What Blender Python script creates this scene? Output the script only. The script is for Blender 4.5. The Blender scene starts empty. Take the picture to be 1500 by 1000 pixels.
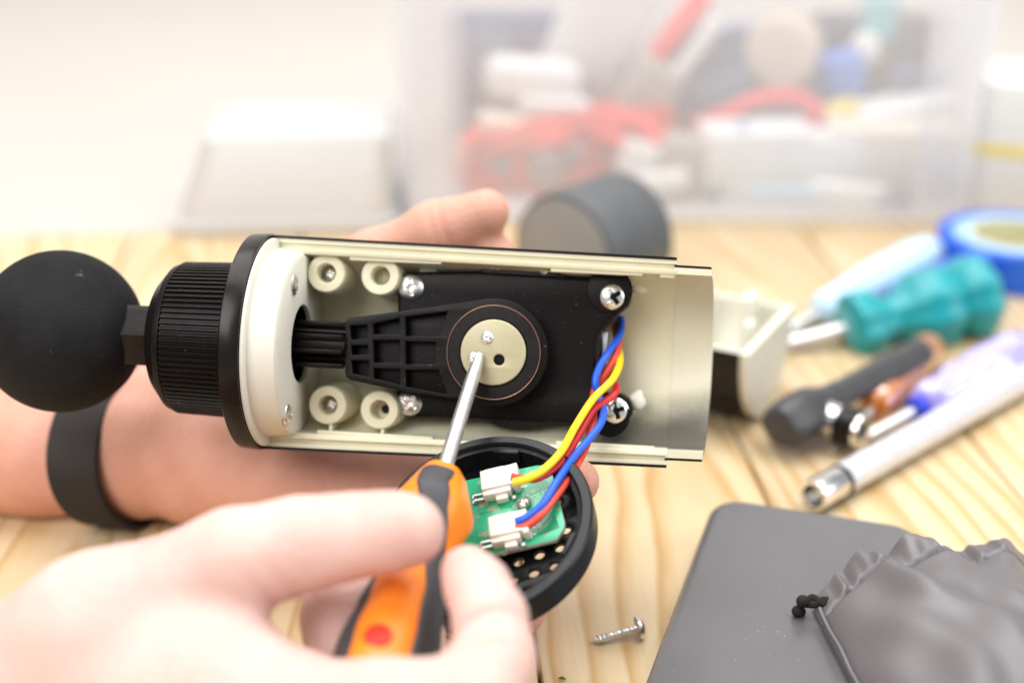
import bpy, bmesh, math, random
import numpy as np
from mathutils import Vector, Matrix
random.seed(7)
rng = np.random.default_rng(7)
SC = bpy.context.scene
COL = SC.collection
PI = math.pi
R_ = math.radians

# ------------------------------------------------------------------ camera, world, lights, exposure
FPX = 2083.3                                   # focal length in photo pixels (50 mm on 36 mm, 1500 px)
PITCH = R_(23.5)
CAM = Vector((0, 0, .242))
cF = Vector((0, math.cos(PITCH), -math.sin(PITCH)))
cU = Vector((0, math.sin(PITCH), math.cos(PITCH)))
cR = Vector((1, 0, 0))
cd = bpy.data.cameras.new('camera')
cam = bpy.data.objects.new('camera', cd); COL.objects.link(cam)
cam.location = CAM
cam.rotation_euler = (PI / 2 - PITCH, 0, 0)
cd.lens = 50; cd.sensor_width = 36; cd.sensor_fit = 'HORIZONTAL'
cd.clip_start = .02; cd.clip_end = 20
cd.dof.use_dof = True; cd.dof.focus_distance = .384; cd.dof.aperture_fstop = 4.5; cd.dof.aperture_blades = 9
SC.camera = cam

W = bpy.data.worlds.new('World'); SC.world = W; W.use_nodes = True
W.node_tree.nodes['Background'].inputs[0].default_value = (.96, .97, 1, 1)
W.node_tree.nodes['Background'].inputs[1].default_value = .30

def area(name, loc, target, sx, sy, power, col):
    l = bpy.data.lights.new(name, 'AREA'); l.shape = 'RECTANGLE'; l.size = sx; l.size_y = sy
    l.energy = power; l.color = col
    o = bpy.data.objects.new(name, l); COL.objects.link(o); o.location = loc
    o.rotation_euler = (Vector(target) - Vector(loc)).to_track_quat('-Z', 'Y').to_euler()
    return o
area('window_light', (-.62, -.50, 1.15), (0, .45, .03), .9, .9, 14, (1, .985, .96))
area('ceiling_light', (.10, .80, 1.60), (.05, .62, 0), 1.9, 1.3, 30, (1, .975, .95))
area('side_window_light', (1.2, .10, .70), (.1, .5, .03), .7, .9, 6, (.86, .93, 1))
SC.view_settings.view_transform = 'Standard'; SC.view_settings.look = 'None'
SC.view_settings.exposure = 0.57; SC.view_settings.gamma = 1
SC.render.engine = 'CYCLES'
SC.cycles.use_denoising = True
SC.cycles.max_bounces = 10; SC.cycles.transparent_max_bounces = 16
SC.cycles.caustics_reflective = False; SC.cycles.caustics_refractive = False
SC.cycles.sample_clamp_indirect = 4

# ------------------------------------------------------------------ where a photo pixel lies in the room
def ray(px, py): return cF + cR * ((px - 750) / FPX) + cU * ((500 - py) / FPX)
def P(px, py, d): return CAM + ray(px, py) * d              # at optical depth d
def T(px, py, h=0.0):                                       # on the horizontal plane z = h
    r = ray(px, py); return CAM + r * ((h - CAM.z) / r.z)

class Frame:
    def __init__(s, o, x, z):
        z = z.normalized(); x = (x - z * x.dot(z)).normalized(); y = z.cross(x)
        s.o, s.x, s.y, s.z = o, x, y, z
        s.m = Matrix(((x.x, y.x, z.x, o.x), (x.y, y.y, z.y, o.y), (x.z, y.z, z.z, o.z), (0, 0, 0, 1)))
        s.i = s.m.inverted()
    def at(s, px, py, z=0.0):
        r = ray(px, py); p0 = s.o + s.z * z
        t = (p0 - CAM).dot(s.z) / r.dot(s.z)
        return s.i @ (CAM + r * t)
    def loc(s, p): return s.i @ p
def axis_frame(a, b, up=Vector((0, 0, 1))):
    x = (b - a).normalized(); return Frame(a, x, up - x * up.dot(x))

# ------------------------------------------------------------------ materials
def mat(name, col, rough=.5, metal=0, var=.06, vscale=120, bump=0, bscale=900, sss=0, sss_r=(1, .35, .2), sss_s=.003,
        trans=0, ior=1.45, spec=.5, coat=0, speck=0, speck_col=(.7, .7, .7), speck_scale=700, rvar=.08, col2=None):
    m = bpy.data.materials.new(name); m.use_nodes = True
    n = m.node_tree.nodes; L = m.node_tree.links; b = n['Principled BSDF']
    tc = n.new('ShaderNodeTexCoord')
    nz = n.new('ShaderNodeTexNoise'); nz.inputs['Scale'].default_value = vscale; nz.inputs['Detail'].default_value = 5
    L.new(tc.outputs['Object'], nz.inputs['Vector'])
    mx = n.new('ShaderNodeMix'); mx.data_type = 'RGBA'
    c1 = tuple(max(0, c * (1 - var * 2)) for c in col); c2 = col2 or tuple(min(1, c * (1 + var * 2)) for c in col)
    mx.inputs[6].default_value = (*c1, 1); mx.inputs[7].default_value = (*c2, 1)
    L.new(nz.outputs['Fac'], mx.inputs[0])
    out = mx.outputs[2]
    if speck:
        vz = n.new('ShaderNodeTexNoise'); vz.inputs['Scale'].default_value = speck_scale; vz.inputs['Detail'].default_value = 3
        L.new(tc.outputs['Object'], vz.inputs['Vector'])
        rp = n.new('ShaderNodeValToRGB'); rp.color_ramp.elements[0].position = .70; rp.color_ramp.elements[1].position = .78
        rp.color_ramp.elements[1].color = (speck, speck, speck, 1)
        L.new(vz.outputs['Fac'], rp.inputs[0])
        m2 = n.new('ShaderNodeMix'); m2.data_type = 'RGBA'
        L.new(rp.outputs[0], m2.inputs[0]); L.new(out, m2.inputs[6]); m2.inputs[7].default_value = (*speck_col, 1)
        out = m2.outputs[2]
    L.new(out, b.inputs['Base Color'])
    mr = n.new('ShaderNodeMapRange'); mr.inputs['To Min'].default_value = max(.02, rough - rvar); mr.inputs['To Max'].default_value = min(1, rough + rvar)
    nr = n.new('ShaderNodeTexNoise'); nr.inputs['Scale'].default_value = vscale * 2.3; nr.inputs['Detail'].default_value = 6
    L.new(tc.outputs['Object'], nr.inputs['Vector']); L.new(nr.outputs['Fac'], mr.inputs['Value']); L.new(mr.outputs[0], b.inputs['Roughness'])
    b.inputs['Metallic'].default_value = metal; b.inputs['Specular IOR Level'].default_value = spec
    b.inputs['IOR'].default_value = ior
    if trans: b.inputs['Transmission Weight'].default_value = trans
    if coat: b.inputs['Coat Weight'].default_value = coat; b.inputs['Coat Roughness'].default_value = .15
    if sss:
        b.inputs['Subsurface Weight'].default_value = sss; b.inputs['Subsurface Radius'].default_value = sss_r
        b.inputs['Subsurface Scale'].default_value = sss_s
    if bump:
        nb = n.new('ShaderNodeTexNoise'); nb.inputs['Scale'].default_value = bscale; nb.inputs['Detail'].default_value = 4
        L.new(tc.outputs['Object'], nb.inputs['Vector'])
        bp = n.new('ShaderNodeBump'); bp.inputs['Strength'].default_value = bump; bp.inputs['Distance'].default_value = .0006
        hgt = nb.outputs['Fac']
        if 'skin' in name:                         # fine net of skin lines
            vo = n.new('ShaderNodeTexVoronoi'); vo.feature = 'DISTANCE_TO_EDGE'; vo.inputs['Scale'].default_value = 800
            L.new(tc.outputs['Object'], vo.inputs['Vector'])
            ad = n.new('ShaderNodeMath'); ad.operation = 'MULTIPLY_ADD'; ad.inputs[1].default_value = 1.3
            L.new(vo.outputs['Distance'], ad.inputs[0]); L.new(hgt, ad.inputs[2]); hgt = ad.outputs[0]
        L.new(hgt, bp.inputs['Height']); L.new(bp.outputs[0], b.inputs['Normal'])
    return m

def wood_mat():
    m = bpy.data.materials.new('pine_wood'); m.use_nodes = True
    n = m.node_tree.nodes; L = m.node_tree.links; b = n['Principled BSDF']
    tc = n.new('ShaderNodeTexCoord'); oi = n.new('ShaderNodeObjectInfo')
    add = n.new('ShaderNodeVectorMath'); add.operation = 'ADD'
    sc = n.new('ShaderNodeVectorMath'); sc.operation = 'SCALE'; sc.inputs['Scale'].default_value = 3.7
    cmb = n.new('ShaderNodeCombineXYZ')
    for k in range(3): L.new(oi.outputs['Random'], cmb.inputs[k])
    L.new(cmb.outputs[0], sc.inputs[0]); L.new(tc.outputs['Object'], add.inputs[0]); L.new(sc.outputs[0], add.inputs[1])
    mp = n.new('ShaderNodeMapping'); mp.inputs['Scale'].default_value = (1, .13, 1); L.new(add.outputs[0], mp.inputs[0])
    ns = n.new('ShaderNodeTexNoise'); ns.inputs['Scale'].default_value = 11; ns.inputs['Detail'].default_value = 2; ns.inputs['Roughness'].default_value = .45
    L.new(mp.outputs[0], ns.inputs['Vector'])
    def M(op, *a):
        k = n.new('ShaderNodeMath'); k.operation = op
        for i, q in enumerate(a):
            if isinstance(q, (int, float)): k.inputs[i].default_value = q
            else: L.new(q, k.inputs[i])
        return k.outputs[0]
    so = n.new('ShaderNodeSeparateXYZ'); L.new(tc.outputs['Object'], so.inputs[0])
    x0 = M('MULTIPLY_ADD', oi.outputs['Random'], .10, -.05)
    xx = M('ADD', M('SUBTRACT', so.outputs[0], x0), M('MULTIPLY_ADD', ns.outputs['Fac'], .07, -.035))
    rad = M('SQRT', M('MULTIPLY_ADD', xx, xx, .00018))
    ns2 = n.new('ShaderNodeTexNoise'); ns2.inputs['Scale'].default_value = 45; ns2.inputs['Detail'].default_value = 3; L.new(mp.outputs[0], ns2.inputs['Vector'])
    v = M('MULTIPLY_ADD', rad, 125, M('MULTIPLY', so.outputs[1], 9)); v = M('MULTIPLY_ADD', ns2.outputs['Fac'], 1.5, v)
    class _o: outputs = [v]
    m2 = _o
    fr = n.new('ShaderNodeMath'); fr.operation = 'FRACT'; L.new(m2.outputs[0], fr.inputs[0])
    rp = n.new('ShaderNodeValToRGB'); e = rp.color_ramp.elements
    e[0].position = 0; e[0].color = (.72, .565, .355, 1); e[1].position = 1; e[1].color = (.71, .555, .345, 1)
    for p, c in ((.42, (.70, .54, .32, 1)), (.66, (.63, .44, .215, 1)), (.84, (.53, .315, .115, 1)), (.92, (.62, .43, .21, 1))):
        k = e.new(p); k.color = c
    L.new(fr.outputs[0], rp.inputs[0])
    # broad tone changes and fine pores
    nb = n.new('ShaderNodeTexNoise'); nb.inputs['Scale'].default_value = 7; L.new(mp.outputs[0], nb.inputs['Vector'])
    mx = n.new('ShaderNodeMix'); mx.data_type = 'RGBA'; mx.inputs[7].default_value = (.71, .555, .345, 1)
    mr = n.new('ShaderNodeMapRange'); mr.inputs['From Min'].default_value = .35; mr.inputs['From Max'].default_value = .65; mr.inputs['To Max'].default_value = .3
    L.new(nb.outputs['Fac'], mr.inputs['Value']); L.new(mr.outputs[0], mx.inputs[0]); L.new(rp.outputs[0], mx.inputs[6])
    mp2 = n.new('ShaderNodeMapping'); mp2.inputs['Scale'].default_value = (1, .04, 1); L.new(add.outputs[0], mp2.inputs[0])
    nf = n.new('ShaderNodeTexNoise'); nf.inputs['Scale'].default_value = 900; nf.inputs['Detail'].default_value = 3; L.new(mp2.outputs[0], nf.inputs['Vector'])
    mx2 = n.new('ShaderNodeMix'); mx2.data_type = 'RGBA'; mx2.blend_type = 'MULTIPLY'; mx2.inputs[0].default_value = .12
    L.new(mx.outputs[2], mx2.inputs[6])
    rf = n.new('ShaderNodeMapRange'); rf.inputs['From Min'].default_value = .3; rf.inputs['From Max'].default_value = .6; rf.inputs['To Min'].default_value = .6
    L.new(nf.outputs['Fac'], rf.inputs['Value'])
    cc = n.new('ShaderNodeCombineColor')
    for k in range(3): L.new(rf.outputs[0], cc.inputs[k])
    L.new(cc.outputs[0], mx2.inputs[7]); 
    hs = n.new('ShaderNodeHueSaturation'); L.new(mx2.outputs[2], hs.inputs['Color'])
    mv = n.new('ShaderNodeMapRange'); mv.inputs['To Min'].default_value = .9; mv.inputs['To Max'].default_value = 1.08
    L.new(oi.outputs['Random'], mv.inputs['Value']); L.new(mv.outputs[0], hs.inputs['Value'])
    L.new(hs.outputs[0], b.inputs['Base Color'])
    b.inputs['Roughness'].default_value = .36; b.inputs['Specular IOR Level'].default_value = .6
    bp = n.new('ShaderNodeBump'); bp.inputs['Strength'].default_value = .25; bp.inputs['Distance'].default_value = .0004
    L.new(fr.outputs[0], bp.inputs['Height']); 
    bp2 = n.new('ShaderNodeBump'); bp2.inputs['Strength'].default_value = .15; bp2.inputs['Distance'].default_value = .0003
    L.new(nf.outputs['Fac'], bp2.inputs['Height']); L.new(bp2.outputs[0], b.inputs['Normal'])
    return m

def frosted_mat():
    m = bpy.data.materials.new('frosted_plastic'); m.use_nodes = True
    n = m.node_tree.nodes; L = m.node_tree.links; n.remove(n['Principled BSDF'])
    o = n['Material Output']
    tr = n.new('ShaderNodeBsdfTransparent'); tr.inputs[0].default_value = (.98, .985, 1, 1)
    df = n.new('ShaderNodeBsdfDiffuse'); df.inputs[0].default_value = (.95, .95, .96, 1)
    tl = n.new('ShaderNodeBsdfTranslucent'); tl.inputs[0].default_value = (.95, .95, .96, 1)
    gl = n.new('ShaderNodeBsdfGlossy'); gl.inputs['Roughness'].default_value = .25
    a = n.new('ShaderNodeMixShader'); a.inputs[0].default_value = .5; L.new(df.outputs[0], a.inputs[1]); L.new(tl.outputs[0], a.inputs[2])
    nz = n.new('ShaderNodeTexNoise'); nz.inputs['Scale'].default_value = 18
    tc = n.new('ShaderNodeTexCoord'); L.new(tc.outputs['Object'], nz.inputs['Vector'])
    mr = n.new('ShaderNodeMapRange'); mr.inputs['To Min'].default_value = .19; mr.inputs['To Max'].default_value = .31; L.new(nz.outputs['Fac'], mr.inputs['Value'])
    b = n.new('ShaderNodeMixShader'); L.new(mr.outputs[0], b.inputs[0]); L.new(tr.outputs[0], b.inputs[1]); L.new(a.outputs[0], b.inputs[2])
    c = n.new('ShaderNodeMixShader'); c.inputs[0].default_value = .05; L.new(b.outputs[0], c.inputs[1]); L.new(gl.outputs[0], c.inputs[2])
    L.new(c.outputs[0], o.inputs[0])
    return m

WOOD = wood_mat()
FROST = frosted_mat()
WALL = mat('painted_wall', (.80, .765, .72), .9, var=.02, vscale=6, bump=.1, bscale=500)
IVORY = mat('ivory_plastic', (.68, .645, .47), .42, var=.05, vscale=90, sss=.25, sss_r=(1, .9, .5), sss_s=.004, bump=.05, bscale=1500)
IVORY2 = mat('pale_ivory_plastic', (.69, .675, .585), .4, var=.03, vscale=90, sss=.2, sss_r=(1, .9, .6), sss_s=.004, bump=.05, bscale=1500)
HUBM = mat('cream_hub_plastic', (.45, .41, .26), .28, var=.06, vscale=160, sss=.2, sss_r=(1, .9, .5), sss_s=.003)
BLACKG = mat('gloss_black_plastic', (.0075, .0056, .0050), .26, spec=.28, var=.2, vscale=70, bump=.04, bscale=2500, speck=.12, speck_scale=1500)
BLACKM = mat('satin_black_plastic', (.0060, .0046, .0042), .36, spec=.16, var=.2, vscale=90, bump=.12, bscale=2500, speck=.2, speck_scale=1300)
BLACKC = mat('cap_black_plastic', (.007, .0078, .010), .33, spec=.32, var=.2, vscale=90, bump=.08, bscale=2500, speck=.15, speck_scale=1300)
RUBBER = mat('dusty_black_rubber', (.010, .010, .011), .85, var=.45, vscale=70, bump=.5, bscale=1300, speck=.4, speck_scale=330, speck_col=(.16, .16, .15), spec=.25)
BAND = mat('wristband_silicone', (.022, .017, .015), .6, var=.15, vscale=60, spec=.3)
SCREWM = mat('zinc_screw', (.80, .79, .76), .30, 1, var=.06, vscale=500, bump=.08, bscale=1800)
CHROME = mat('chrome_steel', (.78, .78, .78), .16, 1, var=.05, vscale=300, bump=.05, bscale=900)
STEEL = mat('brushed_steel', (.72, .72, .73), .42, 1, var=.08, vscale=300, bump=.1, bscale=1500)
SATIN = mat('satin_shell_lip', (.64, .60, .46), .30, 0, var=.03, vscale=60)
def painted_reflection(m):
    # speckled dark reflection painted into the base colour, lower far corner of the shell
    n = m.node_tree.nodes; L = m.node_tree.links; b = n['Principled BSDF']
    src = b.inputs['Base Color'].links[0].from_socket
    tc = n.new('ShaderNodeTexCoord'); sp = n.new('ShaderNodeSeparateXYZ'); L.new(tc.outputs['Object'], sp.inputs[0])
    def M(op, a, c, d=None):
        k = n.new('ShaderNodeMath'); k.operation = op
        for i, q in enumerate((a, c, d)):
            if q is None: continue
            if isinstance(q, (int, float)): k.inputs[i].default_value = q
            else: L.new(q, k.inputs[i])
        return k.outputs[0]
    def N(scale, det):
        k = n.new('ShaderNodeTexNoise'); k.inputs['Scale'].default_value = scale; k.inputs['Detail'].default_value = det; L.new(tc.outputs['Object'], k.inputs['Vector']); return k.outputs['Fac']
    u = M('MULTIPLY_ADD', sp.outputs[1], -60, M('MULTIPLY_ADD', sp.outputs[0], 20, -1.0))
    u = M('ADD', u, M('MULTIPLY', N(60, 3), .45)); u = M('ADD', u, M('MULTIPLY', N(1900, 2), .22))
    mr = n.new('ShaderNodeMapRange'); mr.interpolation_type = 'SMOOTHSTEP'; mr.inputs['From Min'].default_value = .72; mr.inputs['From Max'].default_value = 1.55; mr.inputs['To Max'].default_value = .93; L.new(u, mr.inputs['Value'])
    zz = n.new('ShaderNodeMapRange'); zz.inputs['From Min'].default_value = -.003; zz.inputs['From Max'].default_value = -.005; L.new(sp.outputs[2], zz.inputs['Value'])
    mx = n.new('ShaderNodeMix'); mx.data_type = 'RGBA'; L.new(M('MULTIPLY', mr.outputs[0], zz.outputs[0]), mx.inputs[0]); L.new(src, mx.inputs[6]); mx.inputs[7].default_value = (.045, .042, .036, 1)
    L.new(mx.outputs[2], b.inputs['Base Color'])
painted_reflection(SATIN); painted_reflection(IVORY)
COPPER = mat('copper_edge', (.38, .22, .16), .35, .8)
SKIN = mat('skin', (.69, .415, .365), .45, var=.10, vscale=60, bump=.4, bscale=600, sss=.35, sss_r=(1, .36, .2), sss_s=.004, spec=.35, col2=(.75, .54, .48))
PALM = mat('warm_skin', (.68, .305, .205), .5, var=.10, vscale=60, bump=.45, bscale=600, sss=.3, sss_r=(1, .36, .2), sss_s=.004, spec=.35, col2=(.76, .43, .34))
ORANGE = mat('orange_plastic', (.95, .25, .016), .4, var=.04, vscale=120, sss=.1, sss_s=.002)
ORED = mat('red_orange_recess', (.66, .022, .006), .5)
GRIP = mat('grey_rubber_grip', (.050, .050, .056), .55, var=.15, vscale=120, bump=.2, bscale=2500)
PCBG = mat('green_solder_mask', (.015, .36, .17), .3, var=.10, vscale=130, coat=.4, rvar=.05)
PCBD = mat('dark_green_trace', (.008, .20, .09), .3, coat=.4)
PCBE = mat('board_edge', (.62, .66, .5), .6)
CONN = mat('connector_nylon', (.76, .71, .62), .42, var=.05, vscale=200, sss=.15, sss_r=(1, .9, .7), sss_s=.002)
PRINT = mat('white_print', (.8, .85, .8), .6)
SOLDER = mat('solder', (.7, .68, .64), .25, 1, var=.15, vscale=900, bump=.3, bscale=2200)
WRED = mat('red_wire_sheath', (.62, .025, .03), .38, var=.1)
WRED2 = mat('orange_red_wire_sheath', (.72, .07, .04), .38, var=.1)
WBLUE = mat('blue_wire_sheath', (.015, .10, .62), .38, var=.1)
WYEL = mat('yellow_wire_sheath', (.90, .62, .01), .38, var=.06)
BANK = mat('power_bank_coating', (.088, .086, .094), .36, var=.05, vscale=50, bump=.06, bscale=2500, speck=.5, speck_scale=820, speck_col=(.6, .6, .6), spec=.9, coat=.25)
CLOTH = mat('pouch_nylon', (.115, .106, .112), .42, var=.06, vscale=60, bump=.25, bscale=2600, spec=.9)
CORD = mat('black_cord', (.008, .006, .005), .8, bump=.6, bscale=2200)
TAPE = mat('blue_tape', (.008, .10, .56), .4, var=.06)
TAPETOP = mat('pale_blue_tape_edge', (.30, .48, .66), .6, var=.08, vscale=300)
CORE = mat('cardboard_core', (.55, .55, .36), .8)
LBLUE = mat('sky_blue_plastic', (.46, .64, .80), .4, var=.05, sss=.15, sss_s=.003)
TEAL = mat('teal_plastic', (.008, .27, .30), .3, var=.12, vscale=40)
VIOLET = mat('lavender_clear_plastic', (.42, .38, .86), .18, var=.06, trans=.3, ior=1.4)
DEEPB = mat('deep_blue_plastic', (.02, .04, .55), .3)
AMBER = mat('amber_clear_plastic', (.62, .17, .012), .12, trans=.4, ior=1.45)
DGREY = mat('dark_grey_metal', (.060, .060, .062), .42, .2, var=.08)
WHITEM = mat('white_satin_metal', (.72, .73, .78), .28, .45, var=.04)
MIDGREY = mat('mid_grey_plastic', (.13, .135, .15), .5, var=.05)
LGREY = mat('light_grey_plastic', (.36, .34, .31), .5, var=.05)
WHITE = mat('white_plastic', (.68, .68, .67), .5, var=.03, vscale=20)
BEIGE = mat('beige_plastic', (.66, .58, .48), .55, var=.05, vscale=30)
SLATE = mat('slate_blue_plastic', (.045, .085, .18), .5, var=.1, vscale=30)
DSLATE = mat('dark_slate_plastic', (.03, .045, .09), .5, var=.1, vscale=30)
CABLE = mat('red_cable_sheath', (.75, .03, .03), .45, var=.1, vscale=30)
YEL = mat('yellow_plastic', (.75, .58, .08), .5)
BLUE2 = mat('mid_blue_plastic', (.06, .16, .55), .45)
TEAL2 = mat('pale_teal_plastic', (.10, .42, .48), .45)
GREENB = mat('dry_grass_bit', (.12, .16, .02), .8)

# ------------------------------------------------------------------ mesh helpers
class Geo:
    """collects shapes into one mesh"""
    def __init__(s): s.v = []; s.f = []; s.mi = []
    def add(s, v, f, mi=0, M=None):
        b = len(s.v)
        for p in v:
            p = Vector(p); s.v.append(tuple(M @ p) if M is not None else tuple(p))
        for q in f: s.f.append(tuple(b + k for k in q)); s.mi.append(mi)
        return s
    def mesh(s, name, mats, ang=38, smooth=True):
        me = bpy.data.meshes.new(name); me.from_pydata(s.v, [], s.f)
        for m in (mats if isinstance(mats, (list, tuple)) else [mats]): me.materials.append(m)
        for p, k in zip(me.polygons, s.mi): p.material_index = k
        me.validate(); me.update()
        if smooth:
            me.shade_smooth(); me.set_sharp_from_angle(angle=R_(ang))
        return me
    def obj(s, name, mats, parent=None, M=None, ang=38): return link(name, s.mesh(name, mats, ang), parent, M)

def link(name, me, parent=None, M=None):
    o = bpy.data.objects.new(name, me); COL.objects.link(o)
    if parent is not None: o.parent = parent
    if M is not None: o.matrix_local = M
    return o
def tag(o, label=None, cat=None, group=None, kind=None):
    if label: o['label'] = label
    if cat: o['category'] = cat
    if group: o['group'] = group
    if kind: o['kind'] = kind
    return o
def thing(name, label, cat, M, group=None):
    o = bpy.data.objects.new(name, None); COL.objects.link(o); o.empty_display_size = .01
    o.matrix_world = M
    return tag(o, label, cat, group)

def lathe(prof, n=48, mod=None, caps=True):
    """solid of revolution about local X; prof = [(x, r)]; mod(angle, x) scales the radius"""
    v = []; f = []
    for x, r in prof:
        for k in range(n):
            a = 2 * PI * k / n; rr = r * (mod(a, x) if mod else 1)
            v.append((x, rr * math.cos(a), rr * math.sin(a)))
    m = len(prof)
    for i in range(m - 1):
        for k in range(n):
            k2 = (k + 1) % n
            f.append((i * n + k, i * n + k2, (i + 1) * n + k2, (i + 1) * n + k))
    if caps:
        f.append(tuple(range(n - 1, -1, -1))); f.append(tuple((m - 1) * n + k for k in range(n)))
    # faces run outwards when x grows
    f = [tuple(reversed(q)) for q in f]
    return v, f
XtoZ = Matrix.Rotation(-PI / 2, 4, 'Y')          # lathe axis X -> Z

def tube(pts, r, n=10, closed=False, caps=True, flat=1.0):
    pts = [Vector(p) for p in pts]; m = len(pts)
    rs = r if isinstance(r, (list, tuple)) else [r] * m
    v = []; f = []; up = None
    for i in range(m):
        if closed: t = pts[(i + 1) % m] - pts[i - 1]
        else: t = pts[min(i + 1, m - 1)] - pts[max(i - 1, 0)]
        t.normalize()
        if up is None:
            up = Vector((0, 0, 1)) if abs(t.z) < .9 else Vector((1, 0, 0))
        up = (up - t * up.dot(t)).normalized(); sd = t.cross(up)
        for k in range(n):
            a = 2 * PI * k / n
            v.append(pts[i] + (up * math.cos(a) * flat + sd * math.sin(a)) * rs[i])
    for i in range(m if closed else m - 1):
        j = (i + 1) % m
        for k in range(n):
            k2 = (k + 1) % n
            f.append((i * n + k, i * n + k2, j * n + k2, j * n + k))
    if caps and not closed:
        f.append(tuple(range(n - 1, -1, -1))); f.append(tuple((m - 1) * n + k for k in range(n)))
    return v, f
def spline(cp, per=8):
    """Catmull-Rom through points"""
    cp = [Vector(p) for p in cp]; out = []
    q = [cp[0] * 2 - cp[1]] + cp + [cp[-1] * 2 - cp[-2]]
    for i in range(1, len(q) - 2):
        a, b, c, d = q[i - 1], q[i], q[i + 1], q[i + 2]
        for k in range(per):
            t = k / per
            out.append(.5 * (2 * b + (c - a) * t + (2 * a - 5 * b + 4 * c - d) * t * t + (3 * b - a - 3 * c + d) * t ** 3))
    out.append(cp[-1]); return out

def box(sx, sy, sz, bev=0, seg=2, c=(0, 0, 0)):
    bm = bmesh.new(); bmesh.ops.create_cube(bm, size=1)
    bmesh.ops.scale(bm, vec=(sx, sy, sz), verts=bm.verts)
    if bev: bmesh.ops.bevel(bm, geom=bm.edges[:], offset=bev, segments=seg, profile=.5, affect='EDGES', clamp_overlap=True)
    bmesh.ops.translate(bm, vec=c, verts=bm.verts)
    bm.verts.index_update()
    r = [tuple(v.co) for v in bm.verts], [tuple(v.index for v in f.verts) for f in bm.faces]
    bm.free(); return r

def plate(loops, z0, z1, bev=0, seg=2):
    """flat plate with outline loops[0] and holes loops[1:], from z0 to z1, edges bevelled"""
    cu = bpy.data.curves.new('tmp', 'CURVE'); cu.dimensions = '2D'; cu.fill_mode = 'BOTH'
    cu.extrude = max(1e-6, (z1 - z0) / 2 - bev); cu.bevel_depth = bev; cu.bevel_resolution = seg
    cu.offset = -bev
    for lp in loops:
        s = cu.splines.new('POLY'); s.points.add(len(lp) - 1); s.use_cyclic_u = True
        for p, q in zip(s.points, lp): p.co = (q[0], q[1], 0, 1)
    o = bpy.data.objects.new('tmp', cu); COL.objects.link(o)
    me = bpy.data.meshes.new_from_object(o)
    zc = (z0 + z1) / 2
    bm = bmesh.new(); bm.from_mesh(me); bmesh.ops.remove_doubles(bm, verts=bm.verts, dist=1e-7)
    bmesh.ops.recalc_face_normals(bm, faces=bm.faces[:])
    bm.verts.index_update()
    r = [(v.co.x, v.co.y, v.co.z + zc) for v in bm.verts], [tuple(v.index for v in f.verts) for f in bm.faces]
    bm.free(); bpy.data.objects.remove(o); bpy.data.curves.remove(cu); bpy.data.meshes.remove(me)
    return r
def circ(cx, cy, r, n=24, a0=0, a1=None):
    if a1 is None: return [(cx + r * math.cos(a0 + 2 * PI * k / n), cy + r * math.sin(a0 + 2 * PI * k / n)) for k in range(n)]
    return [(cx + r * math.cos(a0 + (a1 - a0) * k / n), cy + r * math.sin(a0 + (a1 - a0) * k / n)) for k in range(n + 1)]
def rrect(x0, y0, x1, y1, r, n=6):
    o = []
    for cx, cy, a in ((x1 - r, y1 - r, 0), (x0 + r, y1 - r, PI / 2), (x0 + r, y0 + r, PI), (x1 - r, y0 + r, 1.5 * PI)):
        o += circ(cx, cy, r, n, a, a + PI / 2)
    return o
def loft(secs, closed=True, caps=True):
    n = len(secs[0]); v = [p for s in secs for p in s]; f = []
    for i in range(len(secs) - 1):
        for k in range(n if closed else n - 1):
            k2 = (k + 1) % n
            f.append((i * n + k, i * n + k2, (i + 1) * n + k2, (i + 1) * n + k))
    if caps: f.append(tuple(range(n - 1, -1, -1))); f.append(tuple((len(secs) - 1) * n + k for k in range(n)))
    return v, f
def fix(v, f):
    bm = bmesh.new(); vs = [bm.verts.new(p) for p in v]
    for q in f:
        try: bm.faces.new([vs[k] for k in q])
        except ValueError: pass
    bmesh.ops.recalc_face_normals(bm, faces=bm.faces[:]); bm.verts.index_update()
    r = [tuple(x.co) for x in bm.verts], [tuple(x.index for x in q.verts) for q in bm.faces]
    bm.free(); return r
def screw_head(r, h, rot=0.3, slot=.62, w=.15, n=96, m=30):
    """domed pan head with a cross recess, axis +Z, base at z = 0"""
    v = []; f = []; ca, sa = math.cos(rot), math.sin(rot)
    for i in range(m + 1):
        rr = r * (i / m) ** .9 if i else 1e-6
        for k in range(n):
            a = 2 * PI * k / n; x, y = rr * math.cos(a), rr * math.sin(a)
            z = h * (1 - .78 * (rr / r) ** 2.4) if i < m else 0
            u, t = abs(x * ca + y * sa) / r, abs(-x * sa + y * ca) / r
            e = max(min((w - t) / .035 + .5, (slot - u) / .05 + .5), min((w - u) / .035 + .5, (slot - t) / .05 + .5))
            e = min(1, max(0, e)); z -= e * h * (.85 - .45 * max(u, t))
            v.append((x, y, z))
    for i in range(m):
        for k in range(n):
            k2 = (k + 1) % n
            f.append((i * n + k, (i + 1) * n + k, (i + 1) * n + k2, i * n + k2))
    b = len(v)
    for k in range(n): v.append((r * math.cos(2 * PI * k / n), r * math.sin(2 * PI * k / n), -.0004))
    for k in range(n):
        k2 = (k + 1) % n; f.append((m * n + k, b + k, b + k2, m * n + k2))
    return v, f

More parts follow.
